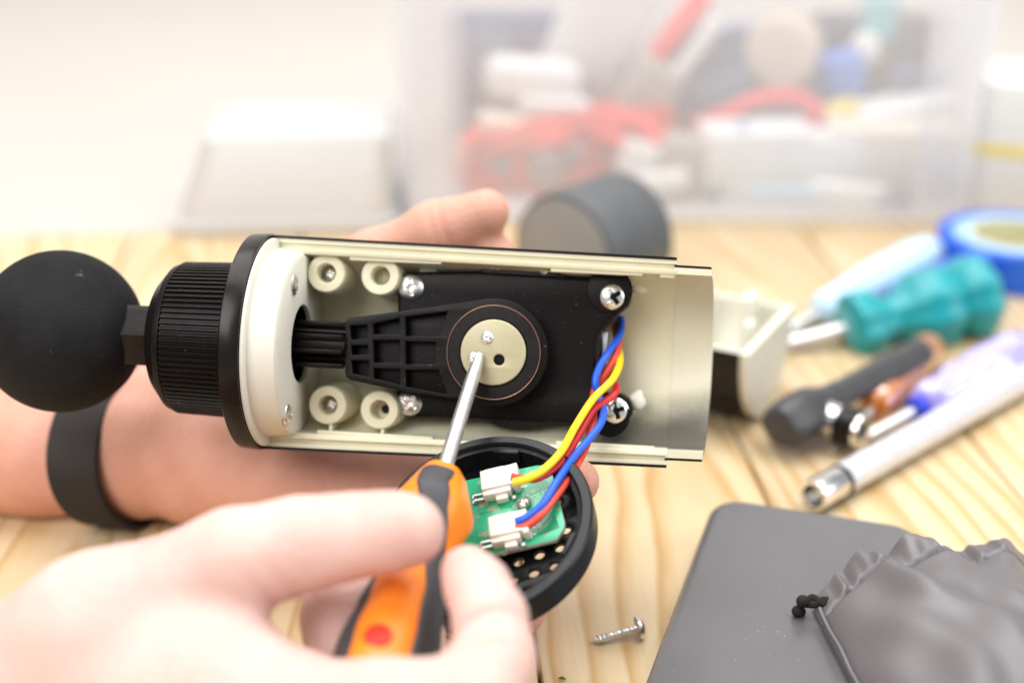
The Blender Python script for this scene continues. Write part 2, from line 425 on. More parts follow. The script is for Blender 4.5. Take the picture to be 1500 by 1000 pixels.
def surface_nets(vol, org, h):
    s = vol < 0; nx, ny, nz = vol.shape
    cs = np.zeros((nx - 1, ny - 1, nz - 1), np.int8)
    for a in (0, 1):
        for b in (0, 1):
            for c in (0, 1): cs += s[a:nx - 1 + a, b:ny - 1 + b, c:nz - 1 + c]
    act = (cs > 0) & (cs < 8); idx = np.full(cs.shape, -1, np.int64); I, J, K = np.nonzero(act); idx[I, J, K] = np.arange(len(I))
    acc = np.zeros((len(I), 3)); cnt = np.zeros(len(I))
    for ax in range(3):
        for a in (0, 1):
            for b in (0, 1):
                o0 = [0, 0, 0]; o1 = [0, 0, 0]
                oth = [q for q in range(3) if q != ax]
                o0[oth[0]] = o1[oth[0]] = a; o0[oth[1]] = o1[oth[1]] = b; o1[ax] = 1
                v0 = vol[I + o0[0], J + o0[1], K + o0[2]]; v1 = vol[I + o1[0], J + o1[1], K + o1[2]]
                c = (v0 < 0) != (v1 < 0); t = np.where(c, v0 / np.where(c, v0 - v1, 1), 0)
                p = np.array(o0, float)[None, :].repeat(len(I), 0); p[:, ax] += t
                acc += np.where(c[:, None], p, 0); cnt += c
    V = (acc / cnt[:, None] + np.stack([I, J, K], 1)) * h + org
    F = []
    for ax in range(3):
        b, c = [(1, 2), (2, 0), (0, 1)][ax]
        sl = [slice(None)] * 3; s0 = s[tuple(slice(0, -1) if q == ax else slice(1, -1) for q in range(3))]
        s1 = s[tuple(slice(1, None) if q == ax else slice(1, -1) for q in range(3))]
        for flip in (False, True):
            e = np.argwhere((s0 & ~s1) if not flip else (~s0 & s1)); e[:, b] += 1; e[:, c] += 1
            q = []
            for db, dc in ((1, 1), (0, 1), (0, 0), (1, 0)):
                w = e.copy(); w[:, b] -= db; w[:, c] -= dc; q.append(idx[w[:, 0], w[:, 1], w[:, 2]])
            q = np.stack(q, 1); F.append(q[:, ::-1] if flip else q)
    return V, np.concatenate(F)

def sdf_body(prims, h=.0011, cuts=()):
    """union of tapered limbs with soft joints. prim = (p0, p1, r0, r1, k)"""
    lo = np.min([np.minimum(np.array(p[0]) - p[2], np.array(p[1]) - p[3]) for p in prims], 0) - .006
    hi = np.max([np.maximum(np.array(p[0]) + p[2], np.array(p[1]) + p[3]) for p in prims], 0) + .006
    n = np.ceil((hi - lo) / h).astype(int) + 1
    vol = np.full(n, .02, np.float32)
    for p0, p1, r0, r1, k in prims:
        p0 = np.array(p0); p1 = np.array(p1); R = max(r0, r1) + .018
        a = np.maximum(((np.minimum(p0, p1) - R - lo) / h).astype(int), 0); b = np.minimum(((np.maximum(p0, p1) + R - lo) / h).astype(int) + 2, n)
        g = np.stack(np.meshgrid(*[lo[q] + h * np.arange(a[q], b[q]) for q in range(3)], indexing='ij'), -1).astype(np.float32)
        d = p1 - p0; t = np.clip(((g - p0) @ d) / max(1e-12, d @ d), 0, 1)
        dist = np.linalg.norm(g - p0 - t[..., None] * d, axis=-1) - (r0 + (r1 - r0) * t)
        S = tuple(slice(a[q], b[q]) for q in range(3)); cur = vol[S]
        hh = np.maximum(k - np.abs(cur - dist), 0) / k
        vol[S] = np.minimum(cur, dist) - hh * hh * k * .25
    for c, ax, depth, w, rad in cuts:                     # skin creases
        c = np.array(c); ax = np.array(ax) / np.linalg.norm(ax)
        a = np.maximum(((c - rad - lo) / h).astype(int), 0); b = np.minimum(((c + rad - lo) / h).astype(int) + 2, n)
        g = np.stack(np.meshgrid(*[lo[q] + h * np.arange(a[q], b[q]) for q in range(3)], indexing='ij'), -1)
        rel = g - c; s = rel @ ax; fall = np.clip(1 - np.linalg.norm(rel, axis=-1) / rad, 0, 1) ** .5
        vol[tuple(slice(a[q], b[q]) for q in range(3))] += (depth * np.exp(-(s / w) ** 2) * fall).astype(np.float32)
    return surface_nets(vol, lo, h)
def body_obj(name, prims, m, h=.0011, cuts=(), parent=None):
    V, F = sdf_body(prims, h, cuts)
    # one light smoothing pass
    nb = np.zeros_like(V); ct = np.zeros(len(V))
    for a, b in ((0, 1), (1, 2), (2, 3), (3, 0)):
        np.add.at(nb, F[:, a], V[F[:, b]]); np.add.at(ct, F[:, a], 1); np.add.at(nb, F[:, b], V[F[:, a]]); np.add.at(ct, F[:, b], 1)
    V = V * .5 + .5 * nb / ct[:, None]
    me = bpy.data.meshes.new(name); me.from_pydata(V.tolist(), [], F.tolist()); me.materials.append(m); me.update(); me.shade_smooth()
    return link(name, me, parent)
def chain(pts, k=.004):
    """pts = [(px, py, depth, radius mm)] -> limbs"""
    w = [(np.array(P(a, b, c)), r * .001) for a, b, c, r in pts]
    return [(w[i][0], w[i + 1][0], w[i][1], w[i + 1][1], k) for i in range(len(w) - 1)]

# ------------------------------------------------------------------ setting: wall, table
HOR = 500 - FPX * math.tan(PITCH)
pd = ray(570, HOR); pd.z = 0; pd.normalize()            # plank direction
pn = Vector((pd.y, -pd.x, 0))                           # across the planks, to the right
far = T(0, 345).dot(pd)
table = thing('table', 'pale pine table top of wide knot-free boards under everything', 'table', Matrix.Identity(4))
ang = math.atan2(-pd.x, pd.y)
seam0 = T(781, 928).dot(pn); PW = .0865
for k in range(-8, 9):
    c = seam0 + (k + .5) * PW
    g = Geo(); L0 = -.35
    g.add(*box(PW - .0013, far - L0, .022, .0009, 2, (0, (far + L0) / 2, -.011)))
    o = g.obj('plank', WOOD, table, Matrix.Translation(pn * c) @ Matrix.Rotation(ang, 4, 'Z'))
g = Geo(); g.add(*box(1.44, far - .02 - L0, .012, 0, 1, (0, 0, 0)))
g.obj('underframe', BLACKM, table, Matrix.Translation(pd * ((far + L0) / 2) + pn * (seam0) + Vector((0, 0, -.029))) @ Matrix.Rotation(ang, 4, 'Z'))
SBD = thing('sideboard', 'pale cream sideboard top behind the pine table, carrying the bin and the white tub', 'sideboard', Matrix.Translation(pd * (far + .003)) @ Matrix.Rotation(ang, 4, 'Z'))
g = Geo(); g.add(*box(2.6, 1.0, .03, .003, 2, (0, .5, -.0152))); g.obj('top_board', mat('cream_laminate', (.455, .428, .395), .6, var=.02, vscale=8), SBD)
g = Geo(); g.add(*box(2.5, .9, .55, .002, 1, (0, .5, -.306))); g.obj('cabinet', WALL, SBD)
wy = far + 1.12
g = Geo(); g.add(*box(6, .05, 3, 0, 1, (0, wy + .025, .6)))
tag(g.obj('wall', WALL), kind='structure')

# ------------------------------------------------------------------ massage gun, opened
roll = math.atan2(29.5, 585); YAW = R_(6.5)
ax = (cR * math.cos(roll) - cU * math.sin(roll))
gx = ax * math.cos(YAW) - cF * math.sin(YAW)
gz = -cF * math.cos(YAW) - ax * math.sin(YAW)
GF = Frame(P(720, 517.4, .400), gx, gz)
GUN = thing('massage_gun', 'opened black and ivory massage gun with its round ball head held over the table', 'massage gun', GF.m)
def gxl(px): return GF.at(px, 517.4 + (px - 720) * .0504).x
xR0, xR1 = gxl(366), gxl(396)                      # collar
xE = gxl(984)                                      # shell end before the lip
def Rg(x): return .0300 - (x - xR1) * .0125        # the tube tapers slightly
# housing
def shell_sec(x, R, th, groove=True):
    n = 28; s = []
    for k in range(n + 1):
        a = PI * k / n; s.append((x, R * math.cos(a), -R * math.sin(a)))
    ri = R - th
    if groove: s += [(x, -R + .0011, .0), (x, -R + .0013, -.0009), (x, -R + .0024, -.0009), (x, -R + .0026, .0003), (x, -ri - .0004, .0003)]
    for k in range(n + 1):
        a = PI * (1 - k / n); s.append((x, ri * math.cos(a), -ri * math.sin(a)))
    if groove: s += [(x, ri + .0004, .0003), (x, R - .0026, .0003), (x, R - .0024, -.0009), (x, R - .0013, -.0009), (x, R - .0011, .0)]
    return s
g = Geo(); st = [xR1 + (xE - xR1) * k / 14 for k in range(15)]
g.add(*fix(*loft([shell_sec(x, Rg(x) - .0002, .0041) for x in st])))
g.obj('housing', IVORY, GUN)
g = Geo()
def sleeve_sec(x, R0, R1, a0=0, a1=PI, n=32):
    return [(x, R1 * math.cos(a0 + (a1 - a0) * k / n), -R1 * math.sin(a0 + (a1 - a0) * k / n)) for k in range(n + 1)] + \
           [(x, R0 * math.cos(a1 - (a1 - a0) * k / n), -R0 * math.sin(a1 - (a1 - a0) * k / n)) for k in range(n + 1)]
g.add(*fix(*loft([sleeve_sec(x, Rg(x) - .0001, Rg(x) + .0006, -.012, PI + .012) for x in st])))
g.obj('outer_sleeve', BLACKG, GUN)
g = Geo(); xl0 = xE - .0006; xl1 = gxl(1036)
secs = []
for k in range(9):
    x = xl0 + (xl1 - xl0) * k / 8; s = sleeve_sec(x, Rg(x) - .0040, Rg(x) - .0022)
    if k == 8 or k == 7: s = [(p[0] + .0022 * (k - 6) / 2 * max(0, -p[2] / .028), p[1], p[2]) for p in s]
    secs.append(s)
g.add(*fix(*loft(secs)))
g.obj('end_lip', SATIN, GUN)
g = Geo(); ls = []
for k in range(9):
    x = xl0 + (xl1 - xl0) * k / 8; q = sleeve_sec(x, Rg(x) - .0021, Rg(x) - .0015)
    if k >= 7: q = [(p[0] + .0022 * (k - 6) / 2 * max(0, -p[2] / .028) - .0002, p[1], p[2]) for p in q]
    ls.append(q)
g.add(*fix(*loft(ls))); g.obj('lip_skin', BLACKG, GUN)
# ledges inside the rim, top and bottom
for (p0, p1, top) in ((505, 640, 1), (800, 935, 1), (960, 982, 1), (470, 640, 0), (820, 965, 0)):
    a, b = gxl(p0), gxl(p1); xm = (a + b) / 2; sgn = 1 if top else -1
    g = Geo(); g.add(*box(b - a, .0016, .004, .0003, 2, (xm, sgn * (Rg(xm) - .0044), -.0023)))
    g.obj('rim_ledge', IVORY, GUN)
# collar
g = Geo()
g.add(*lathe([(xR0, .0268), (xR0 + .0002, .0296), (xR0 + .0008, .0306), (xR1 - .0006, .0309), (xR1, .0305), (xR1 + .0001, .0285)], 96))
g.obj('collar', BLACKG, GUN)
# end plate: flange and plug with the shaft hole and two screws
xW = gxl(442); rh = .0112
g = Geo(); n = 96
prof = [(xR1 + .0002, .0297), (xR1 + .0010, .0294), (xR1 + .0012, .0268), (xW - .0022, .0262), (xW - .0008, .0258), (xW, .0246), (xW, rh), (xW - .0012, rh)]
g.add(*lathe(prof, n, None, False))
g.obj('end_plate', IVORY2, GUN)
g = Geo(); g.add(*lathe([(xW - .0012, rh - .0001), (xW - .016, rh - .0001), (xW - .016, .0001)], 48, None, False)); g.obj('shaft_seal', BLACKM, GUN)
for py in (419, 604):
    c = GF.at(441, py + (1), 0); q = Vector((xW, c.y, .0115))
    g = Geo(); g.add(*screw_head(.0030, .0011)); g.obj('plate_screw', SCREWM, GUN, Matrix.Translation(q) @ Matrix.Rotation(PI / 2, 4, 'Y'))
# knob with ribs
xK = gxl(266); xk1 = gxl(240)
nr = 84; n = nr * 6
def ribs(a, x):
    q = (a * nr / (2 * PI)) % 1
    return 1 + (.020 if .22 < q < .70 else -.012)
g = Geo()
g.add(*lathe([(xk1 - .0006, .0070), (xk1 - .0002, .0150), (xk1 + .0006, .0166), (xK - .0012, .0208), (xK + .0004, .0214), (xK + .0006, .0214)], 96))
g.add(*lathe([(xK + .0006, .0206), (xK + .0010, .0214), (xR0 - .0020, .0219), (xR0 - .0016, .0212)], n, ribs))
g.add(*lathe([(xR0 - .0019, .0215), (xR0 - .0015, .0219), (xR0 + .0002, .0221)], 96))
g.obj('knob', BLACKM, GUN, None, 25)
# neck, hexagonal, and ball head
xB = GF.at(90, 486.5, 0).x; RB = .0236
g = Geo()
def hexa(a, x): return 1 / max(.87, math.cos(((a + PI / 6) % (PI / 3)) - PI / 6)) * .93
g.add(*lathe([(xB + .015, .0090), (xB + .0222, .0092), (xk1 - .001, .0092), (xk1 + .0006, .0088)], 72, hexa))
g.obj('neck', BLACKG, GUN, None, 18)
g = Geo(); pr = []
for k in range(49):
    a = PI * k / 48
    pr.append((-RB * math.cos(a) + xB, max(1e-5, RB * math.sin(a))))
g.add(*lathe(pr, 96)); g.obj('ball_head', RUBBER, GUN)
# shaft with ridges
xA = gxl(509)
def ridg(a, x):
    return 1 - .30 * (math.cos(a * 7 - PI * 7 / 2) < .15)
g = Geo(); g.add(*lathe([(xW - .016, .0058), (xA + .0004, .0058)], 144, ridg)); 
for yy, zz in ((.0060, .0034), (.0024, .0062), (-.0018, .0064), (-.0058, .0040)):
    g.add(*box(xA - xW + .006, .0014, .0022, .0003, 2, ((xA + xW) / 2 - .003, yy, zz - .0004)))
g.obj('shaft', BLACKM, GUN, None, 30)
# gearbox
def Lp(px, py, z): q = GF.at(px, py, z); return (q.x, q.y)
zg = -.0060; mm = .001
def arcpx(cx, cy, r, a0, a1, z, n=8):
    return [Lp(cx + r * math.cos(R_(a0 + (a1 - a0) * k / n)), cy - r * math.sin(R_(a0 + (a1 - a0) * k / n)), z) for k in range(n + 1)]
ol = arcpx(603, 420, 22, 200, 95, zg) + [Lp(700, 397, zg)] + arcpx(899, 434, 25, 88, -35, zg) + [Lp(908, 458, zg), Lp(884, 480, zg), Lp(874, 500, zg), Lp(872, 560, zg), Lp(884, 574, zg)] + \
    arcpx(903, 599, 24, 40, -95, zg) + [Lp(860, 622, zg), Lp(640, 612, zg)] + arcpx(601, 590, 21, -88, -190, zg)
g = Geo(); g.add(*plate([ol], zg - .010, zg, .0012, 3)); 
wl = [Lp(a, b, -.016) for a, b in ((640, 405), (868, 408), (868, 606), (640, 604))]
g.add(*plate([wl], -.026, -.014, .001))
for bx, by, r in ((898, 434, 25), (902, 600, 24), (603, 420, 21), (601, 590, 21)):
    q = GF.at(bx, by, zg); g.add(*lathe([(-.022, r * .185 * mm), (-.0085, r * .185 * mm)], 24), 0, Matrix.Translation((q.x, q.y, 0)) @ XtoZ)
g.obj('gearbox', BLACKM, GUN)
for a, b, r in ((893, 425, 34), (893, 610, 30)):           # raised round corner pads on the gearbox face
    q = GF.at(a, b, zg); g = Geo()
    g.add(*plate([circ(q.x, q.y, r * .19 * mm, 28)], zg - .002, zg + .0006, .0003))
    g.obj('corner_pad', BLACKM, GUN)
q = GF.at(762, 505, -.012)
g = Geo(); g.add(*lathe([(-.024, .0240), (-.0073, .0240), (-.0066, .0234), (-.0066, .002)], 72), 0, Matrix.Translation((q.x, q.y, 0)) @ XtoZ)
g.obj('motor_can', BLACKG, GUN)
q = GF.at(884, 525, -.012)
g = Geo(); g.add(*box(.0035, .0155, .008, .0006, 2, (q.x - .0006, q.y, -.0145))); g.obj('motor_plate', STEEL, GUN)
for px, py in ((724, 389), (795, 394)):
    q = GF.at(px, py, -.0066); g = Geo(); g.add(*screw_head(.0018, .0011, .5)); g.obj('motor_screw', SCREWM, GUN, Matrix.Translation((q.x, q.y, -.0066)))
for px, py, rt in ((602, 421, .2), (898, 435, .65), (600, 590, .9), (902, 601, .35)):
    q = GF.at(px, py, zg); g = Geo(); g.add(*screw_head(.0037, .0015, rt)); g.obj('case_screw', SCREWM, GUN, Matrix.Translation((q.x, q.y, zg + .0002)) @ Matrix.Rotation(R_(6), 4, 'Y'))
# connecting arm
za = .0042
def C3(x, y): return Lp(490 + .19 * x, 420 + .19 * y, za)
cx, cy = 723, 516
outl = [C3(80, 300), C3(80, 660), C3(90, 695), C3(120, 718), C3(500, 800), C3(880, 858)] + arcpx(cx, cy, 79, 240, 460, za, 40) + [C3(1000, 118), C3(530, 185), C3(110, 240), C3(88, 258)]
pk = [[(120, 300), (250, 292), (252, 400), (128, 408)], [(130, 450), (255, 450), (258, 525), (132, 525)], [(130, 568), (262, 568), (262, 695), (140, 668)],
      [(297, 285), (500, 240), (503, 365), (300, 365)], [(300, 410), (500, 410), (500, 585), (303, 585)], [(303, 628), (505, 632), (505, 752), (305, 705)],
      [(548, 232), (870, 190), (800, 380), (548, 378)], [(548, 420), (780, 425), (775, 595), (548, 598)], [(550, 640), (800, 640), (870, 830), (552, 770)]]
g = Geo(); g.add(*plate([outl] + [[C3(*p) for p in q] for q in pk], za - .0045, za, .00028, 2))
g.add(*plate([outl], za - .0098, za - .0044, .0004, 2))
g.obj('connecting_arm', BLACKM, GUN, None, 30)
hc = GF.at(cx, cy, za); u = .1895 * mm * .398 / .400
g = Geo(); g.add(*lathe([(za - .003, 68 * u), (za + .0004, 68 * u), (za + .0006, 67 * u), (za + .0006, 51 * u), (za + .0002, 50 * u)], 96, None, False), 0, Matrix.Translation((hc.x, hc.y, 0)) @ XtoZ)
g.obj('bearing_ring', BLACKG, GUN)
tp = [(hc.x + 69.2 * u * math.cos(2 * PI * k / 96), hc.y + 69.2 * u * math.sin(2 * PI * k / 96), za + .0004) for k in range(96)]
g = Geo(); g.add(*tube(tp, .00013, 8, True)); g.obj('retaining_ring', COPPER, GUN)
hh = GF.at(731, 527, za + .0008)
g = Geo(); g.add(*plate([circ(hc.x, hc.y, 48.5 * u, 72), circ(hh.x, hh.y, .00155, 24)], za - .002, za + .0012, .0004, 3)); g.obj('hub', HUBM, GUN)
g = Geo(); g.add(*lathe([(-.004, .0016), (-.0035, .0016)], 20), 0, Matrix.Translation((hh.x, hh.y, za)) @ XtoZ); g.obj('hub_hole_floor', BLACKM, GUN)
for px, py in ((713.5, 494.5), (694, 525)):
    q = GF.at(px, py, za + .0012); g = Geo(); g.add(*screw_head(.00175, .0008, .6, .6, .18)); g.obj('hub_screw', SCREWM, GUN, Matrix.Translation((q.x, q.y, za + .0012)))
# screw posts
for px, py, kind in ((478, 400, 1), (557, 404, 2), (480, 593, 1), (556, 600, 3)):
    zp = -.0020; q = GF.at(px, py, zp); ro = .0056; ri = .0027
    g = Geo(); g.add(*lathe([(-.022, ro + .0006), (zp - .0005, ro), (zp, ro - .0004), (zp, ri + .0003), (zp - .0004, ri), (zp - .006, ri - .0002), (zp - .006, .0001)], 40, None, False), 0, Matrix.Translation((q.x, q.y, 0)) @ XtoZ)
    g.add(*box(.0010, .005, .018, .0002, 1, (q.x + .001, q.y + (ro + .0015) * (1 if py < 500 else -1), -.0115)))
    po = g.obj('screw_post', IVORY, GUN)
    g = Geo()
    if kind == 1: g.add(*screw_head(.0019, .0012, .4, .6, .16)); g.obj('post_screw', SCREWM, po, Matrix.Translation((q.x, q.y, zp - .0052)))
    elif kind == 2: g.add(*lathe([(0, .0017), (.0006, .0016), (.0008, .0011), (.0002, .0008), (.0002, .0001)], 24), 0, XtoZ); g.obj('post_insert', HUBM, po, Matrix.Translation((q.x, q.y, zp - .0056)))
    else: g.add(*lathe([(-.0001, .0013), (.0003, .0012)], 24), 0, XtoZ); g.obj('post_hole', BLACKM, po, Matrix.Translation((q.x + .0006, q.y, zp - .0058)))
for px, py, s in ((626, 392, 1), (655, 600, .9)):
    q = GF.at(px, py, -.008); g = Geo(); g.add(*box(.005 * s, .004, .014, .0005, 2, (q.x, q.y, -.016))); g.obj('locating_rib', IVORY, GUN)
# blobs of glue by the right screws
for px, py, sx, sy in ((938, 418, 13, 6), (934, 585, 11, 13), (925, 402, 6, 8)):
    q = GF.at(px, py, -.013); V = []
    pr = [(np.array((q.x - sx * .00012, q.y, -.0135)), np.array((q.x + sx * .00012, q.y - sy * .00006, -.0145)), .0016, .0011, .002),
          (np.array((q.x, q.y - sy * .00014, -.014)), np.array((q.x + sx * .00002, q.y + sy * .00014, -.0145)), .0015, .0012, .002)]
    body_obj('glue_blob', pr, IVORY2, .0004, (), GUN)

# ------------------------------------------------------------------ vent cap with the circuit board
nc = Vector((0, 0, 0)) + cR * (-.33 * .728) + cU * (.94 * .728) - cF * .686
CF = Frame(P(706, 764, .3655), cR * .944 + cU * .329, nc)
CAP = thing('vent_cap', 'round black vent cap carrying a green circuit board, held below the open massage gun', 'vent cap', CF.m)
RC = .0290; HC = .0095
g = Geo()
rimp = [(-HC, RC - .0016), (-HC + .0012, RC - .0003), (-.0006, RC), (0, RC - .0005), (.0001, RC - .0026), (-.0004, RC - .0030), (-.0012, RC - .0031), (-.0014, RC - .0042), (-HC + .0016, RC - .0044)]
g.add(*lathe(rimp, 112, None, False), 0, XtoZ)
g.obj('cap_wall', BLACKC, CAP)
for a in (-38, 62, 150, 255):                      # clips and notches inside the rim
    g = Geo(); g.add(*box(.0014, .007, .0042, .0003, 2, (RC - .0047, 0, -.0030))); g.obj('clip', BLACKC, CAP, Matrix.Rotation(R_(a), 4, 'Z'))
holes = []; ph = .0056; rot = 0
for i in range(-8, 9):
    for j in range(-8, 9):
        x = (i + .5 * (j % 2)) * ph; y = j * ph * .866
        if math.hypot(x, y) < RC - .0072: holes.append((x * math.cos(rot) - y * math.sin(rot), x * math.sin(rot) + y * math.cos(rot)))
fl = plate([circ(0, 0, RC - .0018, 96)] + [circ(x, y, .00145, 16) for x, y in holes], -HC - .0002, -HC + .0016, .0002, 1)
g = Geo(); g.add(*fl); g.obj('grille', BLACKC, CAP)
zb = -.0022                                          # board top
def B(px, py, z=zb): q = CF.at(px, py, z); return (q.x, q.y)
bl = [B(655, 716), B(678, 704), B(786, 681), B(795, 681), B(809, 694), B(827, 764), B(826, 773), B(815, 789), B(718, 812), B(662, 794), B(640, 770)]
g = Geo(); g.add(*plate([bl], zb - .0015, zb, .00012, 1))
v, f = g.v, g.f
BRD = g.obj('circuit_board', [PCBG, PCBE], CAP)
for p in BRD.data.polygons:
    if abs(p.normal.z) < .9: p.material_index = 1
ex = Vector((*B(827, 764), 0)) - Vector((*B(717, 790), 0))
bx = (Vector((*B(757, 700), 0)) - Vector((*B(704, 712), 0))).normalized(); bang = math.atan2(bx.y, bx.x)
def bm_at(px, py, z=zb, a=None):
    q = B(px, py, zb); return Matrix.Translation((q[0], q[1], z)) @ Matrix.Rotation(bang if a is None else a, 4, 'Z')
# copper areas, lines, vias and print on the board
def onboard(name, m, pts, h): g = Geo(); g.add(*plate([[B(*p) for p in pts]], zb - .0001, zb + h)); return g.obj(name, m, BRD)
onboard('copper_area', PCBD, [(762, 714), (800, 702), (806, 712), (770, 728)], .00008)
onboard('copper_area', PCBD, [(778, 782), (800, 762), (812, 752), (820, 772), (796, 782)], .00008)
onboard('copper_area', PCBD, [(745, 742), (760, 728), (775, 745), (762, 752)], .00008)
g = Geo()
for a, b in (((683, 715), (702, 790)), ((694, 722), (704, 752)), ((676, 735), (688, 785)), ((788, 706), (793, 724)), ((794, 704), (799, 722)), ((803, 760), (809, 776)), ((808, 758), (813, 773)), ((704, 752), (722, 748))):
    p0 = Vector((*B(*a), zb + .00006)); p1 = Vector((*B(*b), zb + .00006)); g.add(*tube([p0, p1], .00014, 6, False, True, .4))
g.obj('trace', PCBD, BRD)
vi = [(705, 737), (702, 740), (709, 736), (706, 741), (712, 738), (720, 743), (725, 741), (717, 746), (722, 747), (728, 744), (708, 781), (714, 779), (711, 784), (717, 782), (705, 783),
      (702, 707), (774, 688), (781, 719), (773, 727), (783, 727), (754, 742), (682, 770), (699, 757), (791, 759), (797, 754), (816, 745), (799, 783)]
g = Geo(); g2 = Geo()
for a, b in vi:
    q = B(a, b); g.add(*lathe([(zb - .0001, .00050), (zb + .00009, .00048), (zb + .00009, .0002)], 12, None, False), 0, Matrix.Translation((q[0], q[1], 0)) @ XtoZ)
    g2.add(*lathe([(zb - .0001, .00031), (zb + .00008, .0003)], 10), 0, Matrix.Translation((q[0], q[1], 0)) @ XtoZ)
g.obj('via_ring', HUBM, BRD); g2.obj('via_hole', BLACKM, BRD)
def text(s, px, py, size, rotz):
    cu = bpy.data.curves.new('t', 'FONT'); cu.body = s; cu.size = size; cu.extrude = .00003; cu.align_x = 'CENTER'; cu.align_y = 'CENTER'
    o = bpy.data.objects.new('t', cu); COL.objects.link(o); me = bpy.data.meshes.new_from_object(o)
    bpy.data.objects.remove(o); bpy.data.curves.remove(cu); me.materials.append(PRINT)
    return link('printed_mark', me, BRD, bm_at(px, py, zb + .00011, rotz))
text('+', 779, 784, .0052, bang)
text('M', 768, 710, .0026, bang + PI / 2)
text('B', 787, 770, .0030, bang - PI / 2)
# solder dome of the fixing screw
q = B(768, 738); g = Geo(); g.add(*screw_head(.0019, .0012, .3, .55, .16)); g.obj('board_screw', SOLDER, BRD, Matrix.Translation((q[0], q[1], zb + .0007)))
g = Geo(); g.add(*lathe([(zb - .0001, .0026), (zb + .00012, .0026)], 24), 0, Matrix.Translation((q[0], q[1], 0)) @ XtoZ); g.obj('screw_pad', PCBD, BRD)
# two connectors, local x along the wire exit
def connector(px, py):
    M = bm_at(px, py)
    g = Geo()
    L_, Wd, H_ = .0094, .0086, .0040
    g.add(*box(L_, Wd * .74, H_, .0003, 2, (0, Wd * .10, H_ / 2 + .0001)))
    g.add(*box(L_ * .80, Wd * .3, H_ * .8, .0003, 2, (-L_ * .09, -Wd * .30, H_ * .4 + .0001)))
    g.add(*box(L_ * .34, Wd * .30, H_ * .55, .0003, 2, (L_ * .02, -Wd * .47, H_ * .28 + .0001)))
    g.add(*box(L_ * .16, Wd * .86, H_ * .9, .0002, 2, (L_ * .49, Wd * .06, H_ * .52 + .0001)))
    g.add(*box(L_ * .55, Wd * .10, H_ * .16, .0002, 2, (-L_ * .1, Wd * .42, H_ * .97)))
    c = g.obj('connector', CONN, BRD, M)
    for k in (0, 1):
        g = Geo(); y = -Wd * .33 + k * .0017
        g.add(*box(.0036, .0007, .0006, .00012, 1, (-L_ * .5 - .0012, y, .0008)))
        g.add(*box(.0012, .0011, .0004, .00012, 1, (-L_ * .5 - .0028, y, .0003)))
        g.obj('connector_pin', STEEL, BRD, M)
    g = Geo(); g.add(*box(.0012, .0012, .0009, .0002, 1, (L_ * .33, -Wd * .52, .0006))); g.obj('connector_pin', STEEL, BRD, M)
    return M
connector(735, 715); connector(748, 783)
# wires, parts of the massage gun that run to the board
def wire(cp, m, r=.00107):
    pts = spline([GF.loc(P(a, b, c)) for a, b, c in cp], 8)
    g = Geo(); g.add(*tube(pts, r, 12)); o = g.obj('wire', m, GUN); return o
w = wire([(896, 450, .425), (905, 505, .412), (908, 531, .404), (896, 557, .397), (869, 584, .391), (843, 624, .382), (822, 661, .372), (797, 687, .366), (772, 701, .363), (752, 706, .3635)], WYEL); tag(w, 'yellow wire')
w = wire([(885, 530, .420), (896, 554, .408), (903, 572, .400), (886, 588, .3965), (868, 602, .392), (846, 640, .3835), (821, 678, .373), (790, 699, .366), (767, 701, .3645), (748, 698, .3645)], WRED); tag(w, 'crimson wire')
w = wire([(905, 440, .424), (910, 472, .416), (907, 492, .410), (892, 515, .404), (878, 538, .401), (872, 560, .3995), (877, 578, .399), (884, 600, .3945), (880, 620, .388), (862, 644, .382), (842, 667, .376), (816, 705, .366), (795, 738, .361), (772, 757, .360), (756, 764, .3605)], WBLUE); tag(w, 'blue wire')
w = wire([(893, 440, .428), (902, 470, .420), (906, 495, .412), (903, 518, .406), (888, 545, .403), (873, 566, .402), (868, 590, .400), (869, 615, .394), (858, 655, .385), (838, 692, .374), (816, 724, .365), (792, 754, .360), (772, 769, .3595), (756, 774, .360)], WRED2); tag(w, 'orange red wire')

# ------------------------------------------------------------------ screwdriver held over the hub
tipd = (GF.m @ GF.at(703, 519, za + .0016)); 
SA = tipd; SB = P(648, 697, .360); SF = axis_frame(SA, SA + (SB - SA), -cF)
DRV = thing('screwdriver', 'screwdriver with orange and grey handle in the right hand, its tip on the cream hub', 'screwdriver', SF.m)
LS = (SB - SA).length
def flat4(a, x):
    return 1 - .30 * (max(0, math.cos(2 * a)) ** 3) * max(0, 1 - x / .006) if x < .006 else 1
g = Geo(); g.add(*lathe([(0, .0004), (.0006, .0013), (.003, .00165), (.008, .0019), (.012, .0020), (LS + .006, .0020)], 32, flat4)); g.obj('blade', STEEL, DRV)
H0 = LS - .0005
hp = [(0, .0050), (.0007, .0060), (.0122, .0103), (.0136, .0105), (.0148, .0103), (.024, .0076), (.028, .0071), (.034, .0076), (.044, .0093), (.056, .0109), (.075, .0114), (.092, .0104), (.098, .0078), (.0995, .0040)]
def hr(x):
    for (a, r), (b, s) in zip(hp, hp[1:]):
        if x <= b:
            t = (x - a) / (b - a); t = t * t * (3 - 2 * t) if a > .023 else t
            return r + (s - r) * t
    return hp[-1][1]
xs = [i * .0995 / 90 for i in range(91)]
def soft(a, x): return 1 + .04 * math.cos(3 * a + PI / 3) + .02 * math.cos(6 * a)
g = Geo(); g.add(*lathe([(H0 + x, hr(x)) for x in xs], 96, soft)); g.obj('handle', ORANGE, DRV)
